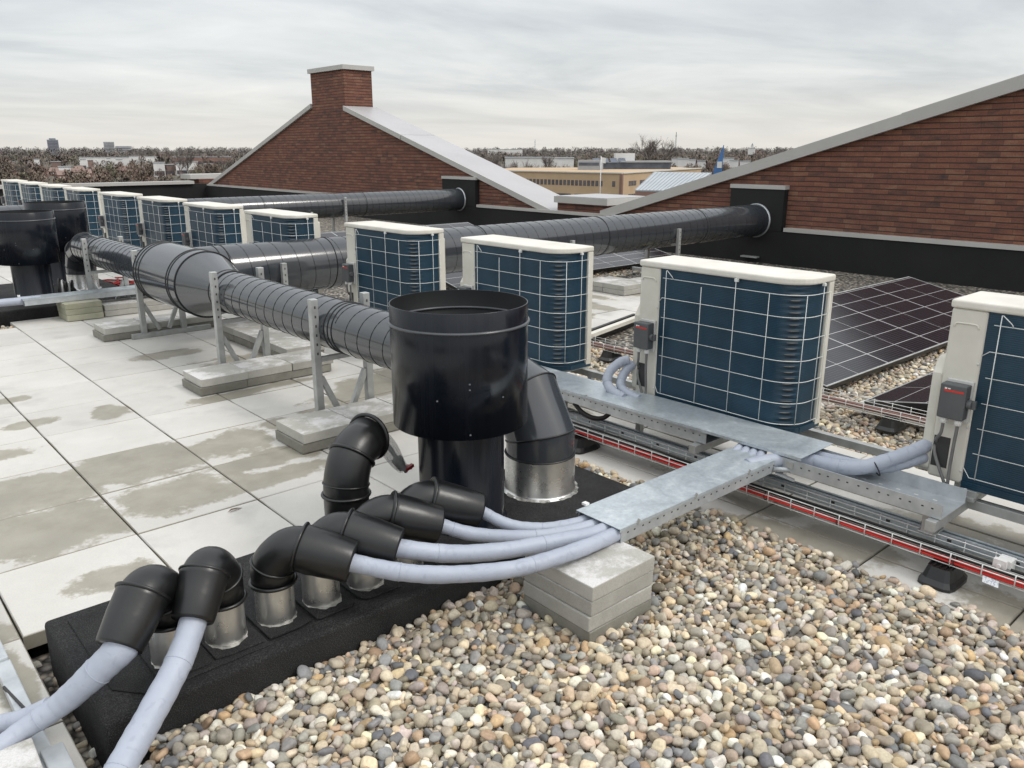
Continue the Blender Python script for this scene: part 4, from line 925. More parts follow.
# ------------------------------------------------------------------ ducts
def helix(mb, axis, c, r, a0, a1, pitch, rad=.0022, ph=0.0, n=26):
    pts = []; steps = max(8, int(abs(a1 - a0) / pitch * n))
    for k in range(steps + 1):
        s_ = a0 + (a1 - a0) * k / steps; an = ph + 2 * PI * (s_ - a0) / pitch; p, q = r * math.cos(an), r * math.sin(an)
        pts.append((c[0] + p, s_, c[2] + q) if axis == 'y' else (s_, c[1] + p, c[2] + q))
    mb.tube(pts, rad, 5)
def mitre(mb, pts, r, n=48): mb.tube(pts, r, n, caps=False, miter=True, smooth=True)
def split_mitre(t, pts, r, name):
    """each segment gets hard edges at the joints: separate rings"""
    mb = MB(); full = MB(); full.tube(pts, r, 48, caps=False, miter=True)
    for i in range(len(pts) - 1):
        A_ = full.v[i * 48:(i + 2) * 48]; mb.add(A_, [(k, (k + 1) % 48, 48 + (k + 1) % 48, 48 + k) for k in range(48)], True)
    world_child(mb, name, M['duct'], t, fixn=False)
    sm = MB()
    for i in range(1, len(pts) - 1): sm.tube(full.v[i * 48:(i + 1) * 48], .0045, 6, closed=True)
    world_child(sm, 'elbow_seam', M['seam'], t)
TX, TZ, TR = 1.34, .54, .138
td = thing('trunk_duct', 'long anthracite spiral duct across the terrace with a wide tee section', 'duct', (TX, 1.0, TZ))
W = lambda mb, n, m, **kw: world_child(mb, n, m, td, **kw)
def elbow_pts(ye, sgn): return [(TX, ye - sgn * .42, TZ), (TX, ye - sgn * .30, TZ), (TX, ye - sgn * .085, TZ - .065), (TX, ye, TZ - .205), (TX, ye, .245)]
W(MB().lathe([(TR, -.47), (TR, 2.12)], (TX, 0, TZ), 'y', 64), 'near_pipe', M['duct'])
W(MB().lathe([(TR, 3.52), (TR, 5.45)], (TX, 0, TZ), 'y', 64), 'far_pipe', M['duct'])
W(MB().lathe([(.232, 2.53), (.232, 3.40)], (TX, 0, TZ), 'y', 80), 'tee_body', M['duct'])
W(MB().lathe([(TR + .002, 2.10), (TR + .004, 2.16), (.230, 2.53)], (TX, 0, TZ), 'y', 80), 'reducer', M['duct'])
W(MB().lathe([(.230, 3.40), (TR + .004, 3.52)], (TX, 0, TZ), 'y', 80), 'far_reducer', M['duct'])
sm = MB()
for yy, rr_ in ((2.53, .233), (2.66, .2325), (2.70, .2325), (3.28, .2325), (3.40, .233), (2.16, .1425), (2.10, .141), (3.52, .1425), (3.34, .2325)): sm.ring((TX, yy, TZ), rr_, .0045, 'y', 72, 6)
for yy in (.55, .59, .63, -.40, 3.6, 5.0): sm.ring((TX, yy, TZ), TR + .0012, .0032, 'y', 56, 6)
helix(sm, 'y', (TX, 0, TZ), TR + .0008, .70, 2.08, .116); helix(sm, 'y', (TX, 0, TZ), TR + .0008, -.44, .52, .116, ph=1.0); helix(sm, 'y', (TX, 0, TZ), TR + .0008, 3.66, 5.42, .116)
W(sm, 'seams', M['seam'])
split_mitre(td, elbow_pts(-.885, -1), TR + .002, 'near_elbow')
split_mitre(td, elbow_pts(5.86, 1), TR + .002, 'far_elbow')
for ye, nm in ((-.885, 'near_collar'), (5.86, 'far_collar')):
    W(MB().lathe([(.165, .1015), (.150, .108), (.145, .118), (.1435, .262)], (TX, ye, 0), 'z', 64), nm, M['sleeve'])
    r_ = MB(); r_.ring((TX, ye, .262), .143, .004, 'z', 60, 6)
    fl = []
    for k in range(48):
        a_ = 2 * PI * k / 48; fl.append((a_, .155 + .016 * random.random()))
    m2 = MB(); m2.add([(TX + .144 * math.cos(a_), ye + .144 * math.sin(a_), .112) for a_, q in fl] + [(TX + q * math.cos(a_), ye + q * math.sin(a_), .103) for a_, q in fl], [(k, (k + 1) % 48, 48 + (k + 1) % 48, 48 + k) for k in range(48)], True)
    W(m2, 'collar_flashing', M['lead']); W(r_, 'collar_seam', M['seam'])
BY, BZ, BR = 3.05, .535, .212
bd = thing('branch_duct', 'anthracite spiral duct from the wide tee to the right brick gable', 'duct', (5, BY, BZ))
world_child(MB().lathe([(BR, 1.36), (BR, 9.096)], (0, BY, BZ), 'x', 72), 'pipe', M['duct'], bd)
sm = MB(); helix(sm, 'x', (0, BY, BZ), BR + .0008, 1.62, 9.04, .132, .0024)
for xx in (1.60, 1.66, 2.55, 4.2, 5.9, 7.7): sm.ring((xx, BY, BZ), BR + .0015, .004, 'x', 64, 6)
world_child(sm, 'seams', M['seam'], bd); fl = MB(); fl.lathe([(BR + .003, 9.07), (BR + .014, 9.082), (BR + .016, 9.092), (BR + .003, 9.092)], (0, BY, BZ), 'x', 64); world_child(fl, 'wall_flange', M['galv'], bd)
KY, KZ, KR = 9.62, .535, .205
kd = thing('back_duct', 'distant anthracite spiral duct running to the chimney gable behind the far units', 'duct', (5, KY, KZ))
world_child(MB().lathe([(KR, -2.0), (KR, 9.096)], (0, KY, KZ), 'x', 64), 'pipe', M['duct'], kd)
sm = MB(); helix(sm, 'x', (0, KY, KZ), KR + .0008, -1.5, 9.04, .132, .0024)
for xx in (3.2, 5.0, 6.9): sm.ring((xx, KY, KZ), KR + .0015, .004, 'x', 56, 6)
world_child(sm, 'seams', M['seam'], kd); fl = MB(); fl.lathe([(KR + .003, 9.07), (KR + .014, 9.082), (KR + .016, 9.092), (KR + .003, 9.092)], (0, KY, KZ), 'x', 56); world_child(fl, 'wall_flange', M['galv'], kd)

# ------------------------------------------------------------------ duct stands and their concrete ballast slabs
def strut(mb, p0, p1, w=.041): mb.bar(p0, p1, w, w)
def dots(x, y, z0, z1, face, step=.05):
    mb = MB(); z = z0
    while z < z1:
        if face == 'y': mb.box(x - .0045, y - .0215, z, x + .0045, y - .0207, z + .014)
        else: mb.box(x - .0215, y - .0045, z, x - .0207, y + .0045, z + .014)
        z += step
    return mb
def duct_stand(name, label, cx, y, axis, half, ztop, base=.0, group='galvanised stands under the ducts', braces=True):
    t = thing(name, label, 'duct stand', (cx, y, 0), 0, group)
    P = (lambda d, z, o=0: (cx + d, y + o, z)) if axis == 'x' else (lambda d, z, o=0: (cx + o, y + d, z))
    for s_ in (-1, 1):
        mb = MB(); strut(mb, P(s_ * half, base + .041), P(s_ * half, ztop)); up = world_child(mb, 'upright', M['galvdull'], t, bevel=.003)
        if axis == 'x': dm = dots(cx + s_ * half, y, ztop - .3, ztop - .03, 'y')
        else: dm = dots(cx, y + s_ * half, ztop - .3, ztop - .03, 'y')
        d_ = dm.build('slots', M['hole'], up)
        if braces:
            mb = MB(); mb.bar(P(s_ * (half - .02), base + .27), P(s_ * (half - .12), base + .055), .028, .028); world_child(mb, 'brace', M['galvdull'], t)
    mb = MB(); strut(mb, P(-half - .10, base + .0205), P(half + .22, base + .0205)); world_child(mb, 'base_rail', M['galvdull'], t, bevel=.003)
    mb = MB(); mb.bar(P(-half + .021, ztop - .30), P(half - .021, ztop - .30), .035, .035) if False else mb.bar(P(-half + .021, .37), P(half - .021, .37), .03, .025); world_child(mb, 'cradle_bar', M['galvdull'], t)
    return t
ORD = ['nearest', 'second', 'third', 'fourth']
for k, (y, oy) in enumerate(((.70, 0), (2.02, 0), (3.58, 0), (5.0, 0))):
    duct_stand('duct_stand', '%s galvanised stand under the long duct, counting from the cowl' % ORD[k], 1.345, y, 'x', .158, .70 if k < 3 else .68)
def slab(label, x0, y0, z0, w, d, h=.05, mat='concrete', group='concrete ballast slabs', rz=None):
    rz = random.uniform(-.012, .012) if rz is None else rz
    o = MB().box(-w / 2, -d / 2, 0, w / 2, d / 2, h).build('concrete_slab', M[mat], bevel=.0035)
    o.location = (x0 + w / 2 + random.uniform(-.004, .004), y0 + d / 2 + random.uniform(-.004, .004), z0 + .001); o.rotation_euler = (0, 0, rz)
    return tag(o, label, 'concrete slab', group)
POS = ['left end', 'middle', 'right end']
LAY = ['bottom', 'top']
for k, y0 in enumerate((.345, 1.66, 3.61)):
    for i in range(3):
        for L_ in range(2):
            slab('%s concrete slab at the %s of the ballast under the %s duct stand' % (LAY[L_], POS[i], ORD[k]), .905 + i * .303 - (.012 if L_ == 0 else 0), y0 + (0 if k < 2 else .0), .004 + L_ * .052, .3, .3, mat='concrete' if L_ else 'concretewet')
for L_ in range(3): slab('%s mossy concrete slab of the far left stack carrying the tray' % ['bottom', 'middle', 'top'][L_], .88, 4.66, .003 + L_ * .052, .30, .30, mat='concretegreen')
for i in range(2):
    for L_ in range(2): slab('%s concrete slab at the %s of the row right of the mossy stack' % (LAY[L_], ['left', 'right'][i]), 1.20 + i * .303, 4.68, .003 + L_ * .052, .30, .30)
for i in range(4):
    for L_ in range(2): slab('%s slab, %s from the front, in the row under the branch duct' % (LAY[L_], ['first', 'second', 'third', 'fourth'][i]), 1.66, 2.05 + i * .303, .003 + L_ * .052, .30, .30, mat='concrete' if L_ else 'concretewet')
duct_stand('duct_stand', 'galvanised stand under the branch duct just behind the tee', 2.06, BY, 'y', .232, .60)
duct_stand('duct_stand', 'galvanised stand under the branch duct above the third unit', 5.3, BY, 'y', .232, .55, braces=False)
duct_stand('duct_stand', 'galvanised stand under the branch duct nearest the right gable', 7.1, BY, 'y', .232, .56, braces=False)
duct_stand('duct_stand', 'left galvanised stand under the distant back duct', 5.8, KY, 'y', .226, .46, braces=False)
duct_stand('duct_stand', 'right galvanised stand under the distant back duct', 6.45, KY, 'y', .226, .68, braces=False)
mb = MB().add([(7.0, 2.78, .0), (7.24, 2.78, .0), (7.24, 2.9, .0), (7.0, 2.9, .0), (7.10, 2.81, .13), (7.15, 2.81, .13), (7.15, 2.86, .13), (7.10, 2.86, .13)], [(0, 1, 5, 4), (1, 2, 6, 5), (2, 3, 7, 6), (3, 0, 4, 7), (4, 5, 6, 7)])
M['yellow'] = pm('yellow_foot', (.42, .38, .14), (.5, .45, .2), 8, .6)
tag(mb.build('stand_foot', M['yellow']), 'small yellow foot at the base of the duct stand nearest the right gable', 'foot')
for i in range(3):
    for L_ in range(2): slab('%s slab at the %s of the stack under the far branch duct' % (LAY[L_], POS[i]), 5.55 + (i // 2) * .303, 2.30 + (i % 2) * .303, .003 + L_ * .052, .30, .30)

# ------------------------------------------------------------------ the block under the main tray
for L_ in range(4):
    slab('%s of four square slabs stacked under the tray in the gravel' % ['damp bottom one', 'second from the bottom', 'third from the bottom', 'top one'][L_], .782 + (.004, .0, .006, .002)[L_], -1.697 + (.0, .004, .0, .003)[L_], -.006 + L_ * .0515, .295, .298, mat='concretewet' if L_ == 0 else 'concrete', group='slabs stacked in the gravel')

# ------------------------------------------------------------------ cable trays
def tray(name, label, x0, y0, x1, y1, z, h, axis, lid=None, t_=.003, group=None, slots=True):
    """perforated U tray; lid = list of (a0, a1, lift)"""
    t = thing(name, label, 'cable tray', ((x0 + x1) / 2, (y0 + y1) / 2, z), 0, group)
    mb = MB(); mb.box(x0, y0, z, x1, y1, z + t_)
    if axis == 'x': mb.box(x0, y0, z + t_, x1, y0 + t_, z + h); mb.box(x0, y1 - t_, z + t_, x1, y1, z + h)
    else: mb.box(x0, y0, z + t_, x0 + t_, y1, z + h); mb.box(x1 - t_, y0, z + t_, x1, y1, z + h)
    world_child(mb, 'trough', M['galv'], t)
    sl = MB(); a0, a1 = (x0, x1) if axis == 'x' else (y0, y1); a = a0 + .03; k = 0
    while a < a1 - .03:
        zc = z + h * .55
        if axis == 'x': sl.box(a, y0 - .0007, zc, a + .008, y0 + .0005, zc + .005)
        else: sl.box(x0 - .0007, a, zc, x0 + .0005, a + .008, zc + .005)
        a += .034 + (.01 if k % 2 else 0); k += 1
    if slots: world_child(sl, 'slots', M['hole'], t)
    return t
def lid(t, x0, y0, x1, y1, z, mat='galvlid', tilt=0.0, axis='x', drop=.012):
    mb = MB(); th = .0022
    v = [(x0, y0), (x1, y0), (x1, y1), (x0, y1)]
    zz = [z + (tilt if ((axis == 'y' and q[1] == y0) or (axis == 'x' and q[0] == x1)) else 0) for q in v]
    mb.add([(q[0], q[1], w) for q, w in zip(v, zz)] + [(q[0], q[1], w - th) for q, w in zip(v, zz)], [(0, 1, 2, 3), (7, 6, 5, 4), (0, 4, 5, 1), (1, 5, 6, 2), (2, 6, 7, 3), (3, 7, 4, 0)])
    if axis == 'x': mb.bar((x0, y0 - .001, z - drop / 2), (x1, y0 - .001, z + tilt - drop / 2), .0016, drop); mb.bar((x0, y1 + .001, z - drop / 2), (x1, y1 + .001, z + tilt - drop / 2), .0016, drop)
    else: mb.bar((x0 - .001, y0, z + tilt - drop / 2), (x0 - .001, y1, z - drop / 2), .0016, drop)
    return world_child(mb, 'lid', M[mat], t)
t = tray('cable_tray', 'wide galvanised tray with flat lid bridging from the concrete block to the units', 1.065, -1.566, 2.03, -1.372, .2, .05, 'x')
lid(t, 1.055, -1.568, 1.985, -1.37, .2545, axis='x')
for xx in (1.14, 1.46, 1.80):
    mb = MB().bar((xx, -1.569, .245), (xx + .012, -1.569, .262), .004, .012); world_child(mb, 'lid_clip', M['galvdull'], t)
mb = MB().box(1.10, -1.372, .256, 1.118, -1.352, .264); world_child(mb, 'lid_clip', M['white'], t)
t = tray('cable_tray', 'galvanised tray in front of the second and third units, covered by two lids', 2.045, -1.20, 2.27, .95, .205, .058, 'y')
lid(t, 2.035, -.50, 2.28, .95, .2665, axis='y'); lid(t, 2.03, -1.66, 2.285, -.44, .2705, axis='y', tilt=.008)
for yy in (-.20, -.50, -1.12): mb = MB().bar((2.031, yy, .255), (2.031, yy + .012, .274), .004, .014); world_child(mb, 'lid_clip', M['galvdull'], t)
t = tray('cable_tray', 'open galvanised tray beside the nearest unit with lagged pipes in it', 2.03, -2.20, 2.245, -1.575, .205, .055, 'y')
sl = MB()
for k in range(26):
    sl.box(2.07 + (k % 3) * .055, -2.17 + k * .0225, .2082, 2.076 + (k % 3) * .055, -2.155 + k * .0225, .2088)
world_child(sl, 'perforations', M['white'], t)
mb = MB().box(2.024, -1.63, .225, 2.029, -1.60, .25); world_child(mb, 'joint_plate', M['galvdull'], t)
for yy, lb in ((-2.17, 'short galvanised post under the end of the open tray'), (-.30, 'short galvanised post under the lidded tray near the third unit'), (.55, 'short galvanised post under the lidded tray behind the duct elbow')):
    mb = MB().box(2.055, yy, .127, 2.095, yy + .042, .203); mb.box(2.05, yy - .01, .1265, 2.14, yy + .052, .132)
    tag(mb.build('tray_post', M['galvdull'], bevel=.002), lb, 'tray post')
for yy, lb in ((-2.195, 'galvanised cross rail carrying the end of the open tray'), (-1.18, 'galvanised cross rail under the joint of the two trays')):
    tag(MB().box(2.0, yy, .163 + .0, 2.62, yy + .036, .202).build('cross_rail', M['galvdull'], bevel=.002), lb, 'rail')
# crushed foam and pipe stubs at the tray junction
t = thing('pipe_bundle', 'bundle of grey lagged pipe ends turning under the lid at the tray junction', 'pipes', (2.0, -1.5, .23))
mb = MB()
mb.tube(spline([(1.9, -1.50, .232), (2.0, -1.535, .236), (2.10, -1.60, .238), (2.15, -1.72, .236)], 8), .030, 16)
for k in range(4): mb.tube(spline([(1.93, -1.40 - k * .04, .228), (2.01, -1.385 - k * .036, .242), (2.10, -1.36 - k * .03, .240)], 6), .019, 12)
world_child(mb, 'lagging', M['foam'], t)
mb = MB().cyl((1.99, -1.565, .215), (2.05, -1.625, .213), .011, n=12); mb.bar((2.0, -1.57, .20), (2.03, -1.64, .178), .028, .004); world_child(mb, 'stub', M['galv'], t)
lagged('upper lagged hose from the open tray up into the nearest unit', [(2.14, -1.58, .238), (2.13, -1.72, .242), (2.15, -1.84, .262), (2.22, -1.92, .30), (2.285, -1.99, .345), (2.33, -2.02, .37)], .030, .026, 'lagged_hose', 'hoses into the nearest unit')
lagged('lower lagged hose from the open tray into the nearest unit', [(2.19, -1.56, .236), (2.20, -1.72, .238), (2.21, -1.84, .25), (2.25, -1.93, .275), (2.30, -1.99, .305), (2.34, -2.02, .32)], .028, .026, 'lagged_hose', 'hoses into the nearest unit')
mb = MB(); ridge(mb, (2.185, -1.885, .268), (.5, -.5, .35), .036, .0025); tag(mb.build('cable_tie', M['blackcable']), 'black cable tie around the hoses by the nearest unit', 'cable tie')
lagged('outer lagged hose arching from the second unit down into the lidded tray', [(2.30, -.535, .42), (2.27, -.50, .405), (2.22, -.475, .36), (2.185, -.49, .31), (2.17, -.55, .275), (2.17, -.62, .262)], .024, .024, 'lagged_hose', 'hoses into the second unit')
lagged('inner lagged hose arching from the second unit down into the lidded tray', [(2.32, -.55, .40), (2.29, -.53, .37), (2.25, -.53, .33), (2.225, -.55, .29), (2.215, -.61, .268), (2.215, -.68, .258)], .023, .023, 'lagged_hose', 'hoses into the second unit')
tag(MB().tube(spline([(2.06, -.38, .20), (2.07, -.43, .16), (2.08, -.50, .145), (2.09, -.56, .16), (2.1, -.6, .2)], 8), .012, 10).build('cable_loop', M['blackcable']), 'black cable loop hanging below the lidded tray', 'cable')

# strut rail with wire basket and cables in front of the trays
r_ = thing('strut_rail', 'long galvanised strut rail lying along the tiles in front of the trays', 'rail', (2.1, -1.2, .02))
mb = MB(); mb.box(2.105, -3.4, .084, 2.108, 1.3, .125); mb.box(2.143, -3.4, .084, 2.146, 1.3, .125); mb.box(2.1085, -3.4, .084, 2.1425, 1.3, .087); mb.box(2.1085, -3.4, .122, 2.118, 1.3, .125); mb.box(2.1335, -3.4, .122, 2.1425, 1.3, .125)
world_child(mb, 'channel', M['galvlid'], r_)
sl = MB()
for k in range(20): sl.box(2.1038, -3.1 + k * .22, .100, 2.1049, -3.085 + k * .22, .110)
world_child(sl, 'slots', M['hole'], r_)
for yy in (-2.2, -.5, .9): world_child(MB().box(2.108, yy - .04, .003, 2.143, yy + .04, .0835), 'support_leg', M['galvdull'], r_)
def basket(label, x0, x1, y0, y1, z0, z1):
    t = thing('wire_basket', label, 'wire basket', ((x0 + x1) / 2, (y0 + y1) / 2, z0))
    mb = MB(); r = .0022
    for (x, z) in ((x0, z1), (x0, (z0 + z1) / 2 + .004), (x0 + .006, z0), ((2 * x0 + x1) / 3, z0), ((x0 + 2 * x1) / 3, z0), (x1 - .006, z0), (x1, (z0 + z1) / 2 + .004), (x1, z1)): mb.tube([(x, y0, z), (x, y1, z)], r, 6)
    world_child(mb, 'long_wires', M['wire'], t)
    mb = MB(); y = y0 + .03
    while y < y1: mb.tube([(x0 - .004, y, z1 + .004), (x0 - .004, y, z0 + .004), (x0 + .004, y, z0 - .004), (x1 - .004, y, z0 - .004), (x1 + .004, y, z0 + .004), (x1 + .004, y, z1 + .004)], r, 6); y += .10
    world_child(mb, 'cross_wires', M['wire'], t); return t
wb = basket('near wire cable basket holding the red cables along the gravel edge', 1.968, 2.085, -3.4, 1.2, .078, .125)
mb = MB().box(2.05, -2.43, .085, 2.098, -2.385, .125); mb.box(2.03, -2.42, .10, 2.05, -2.38, .13); mb.cyl((2.02, -2.40, .11), (2.03, -2.40, .11), .008, n=8); world_child(mb, 'coupling', M['white'], wb)
def wavy(y0, y1, x, z, ax, az, ph, n=60): return [(x + ax * math.sin(ph + k * .21) + ax * .6 * math.sin(ph * 2 + k * .47), y0 + (y1 - y0) * k / n, z + az * math.sin(ph * 1.7 + k * .33)) for k in range(n + 1)]
for k in range(3):
    tag(MB().tube(wavy(-3.4, 1.2, 1.979 + (k % 2) * .009, .090 + (k // 2) * .010, .002, .0025, k * 1.3), .0052, 8).build('red_cable', M['red']), 'red cable along the front side of the near wire basket', 'cable', 'red cables in the near basket')
for k in range(4):
    tag(MB().tube(wavy(-3.4, 1.2, 2.008 + k * .015, .088 + (k % 2) * .008, .004, .002, 2 + k * 1.1), .0055, 8).build('black_cable', M['blackcable']), 'black cable lying behind the red cables in the near wire basket', 'cable', 'black cables in the near basket')
for yy in (-2.28, -1.86, -1.55):
    mb = MB(); ridge(mb, (1.983, yy, .096), (0, 1, 0), .017, .002); tag(mb.build('cable_tie', M['blackcable']), 'black tie binding the red cables in the near basket', 'cable tie', 'ties on the red cables')
def foot(label, x, y, sx=.085, sy=.075):
    t = thing('rubber_foot', label, 'rubber foot', (x, y, 0))
    mb = MB(); prof = [(1.0, 0), (1.0, .010), (.84, .026), (.66, .066)]
    vs = []
    for (k, z) in prof:
        for a_ in range(24):
            an = 2 * PI * a_ / 24; cx_, sx_ = math.cos(an), math.sin(an); q = 1 / (abs(cx_) ** 5 + abs(sx_) ** 5) ** .2
            vs.append((x + sx * k * cx_ * q, y + sy * k * sx_ * q, .002 + z))
    fs = [(i * 24 + k, i * 24 + (k + 1) % 24, (i + 1) * 24 + (k + 1) % 24, (i + 1) * 24 + k) for i in range(3) for k in range(24)] + [tuple(range(72, 96))]
    mb.add(vs, fs, False); world_child(mb, 'block', M['rubber'], t)
    mb = MB()
    for k in range(5): mb.box(x - sx * .6, y - sy * .6 + k * sy * .28,   .0685, x + sx * .6, y - sy * .6 + k * sy * .28 + .004, .073)
    world_child(mb, 'ribs', M['rubber'], t)
foot('black rubber foot under the wire basket at the right edge of the gravel', 2.0, -2.245, .088, .062)
foot('black rubber foot under the wire basket beside the duct elbow', 2.0, -.50, .088, .062)
tg = thing('cable_tag', 'small white printed tag hanging on the red cables at the right edge', 'tag', (1.93, -2.41, .06))
mb = MB().add([(1.966, -2.375, .088), (1.964, -2.425, .086), (1.952, -2.43, .068), (1.954, -2.38, .070)], [(0, 1, 2, 3)]); world_child(mb, 'paper', M['tagpaper'], tg, fixn=False)
wb2 = basket('distant wire cable basket crossing the gravel behind the units', 3.40, 3.52, -3.4, 1.3, .078, .125)
M['brown'] = pm('brown_cable', (.16, .075, .06), (.22, .11, .09), 8, .5)
for k in range(3):
    tag(MB().tube(wavy(-3.4, 1.3, 3.43 + k * .03, .092, .004, .003, k * 2.1), .008, 8).build('brown_cable', M['brown']), 'brown cable in the distant wire basket behind the units', 'cable', 'brown cables in the distant basket')
for yy, lb in ((-1.40, 'black block under the distant wire basket by the nearest unit'), (.62, 'black block under the distant wire basket by the third unit')):
    foot(lb, 3.47, yy, .09, .06)

# ------------------------------------------------------------------ far tray by the distant plinth
t = tray('cable_tray', 'distant galvanised tray resting on the mossy stack at the far left', .60, 4.78, 1.95, 4.95, .162, .055, 'x', slots=False)
lid(t, .59, 4.778, 1.95, 4.952, .2205, axis='x'); 
mb = MB().box(.585, 4.94, .222, .605, 4.96, .236); world_child(mb, 'lid_clip', M['white'], t)
lagged('distant grey lagged pipe entering the far tray from the left edge', [(-.4, 4.86, .2), (.1, 4.86, .2), (.4, 4.865, .198), (.75, 4.865, .195)], .034)
t = thing('red_cable_coil', 'dark red cable heap on the far tiles beyond the distant tray', 'cable', (1.75, 6.15, 0))
mb = MB(); pts = [(1.88 + .22 * math.cos(k * .5) * (1 - k * .006) + .05 * math.sin(k * 1.7), 6.3 + .2 * math.sin(k * .83), .02 + .0015 * k + .012 * math.sin(k)) for k in range(50)]
mb.tube(pts, .009, 6); world_child(mb, 'cable', M['darkred'], t)
outlet('distant black pipe elbow cut by the left edge behind the near cowl', .36, 5.75, (.22, 5.60, .30))
for k in range(5):
    tag(MB().tube(spline([(1.02 + k * .03, 5.45, .10), (1.03 + k * .03, 5.47, .20 + k * .01), (1.06 + k * .025, 5.55, .26 - k * .02), (1.12 + k * .02, 5.6, .13)], 6), .012, 6).build('foil_strip', M['wire'] if k % 2 else M['blackcable']), 'shiny strips between the distant cowl and duct elbow', 'strip', 'strips by the distant cowl')

# ------------------------------------------------------------------ bottom-left channels
t = thing('channel_rail', 'pale galvanised channel lying on the tile edge at the lower left', 'rail', (-.58, -.8, 0))
mb = MB(); mb.box(-.597, -1.9, .002, -.557, -.665, .038); mb.box(-.605, -.665, .003, -.56, -.2, .046); world_child(mb, 'channel', M['galv'], t, bevel=.003)
mb = MB().bar((-.598, -.80, .036), (-.568, -1.0, .042), .006, .008); world_child(mb, 'dark_strap', M['hole'], t)
slab('concrete slab on edge of the frame at the bottom left corner', -.90, -1.43, .03, .30, .30, .05, group='slabs in the bottom left corner', rz=-.03)
mb = MB().box(-.586, -1.9, .039, -.535, -1.16, .052); tag(mb.build('bracket_plate', M['galv'], bevel=.003), 'bright galvanised plate on the channel at the bottom left corner', 'bracket')

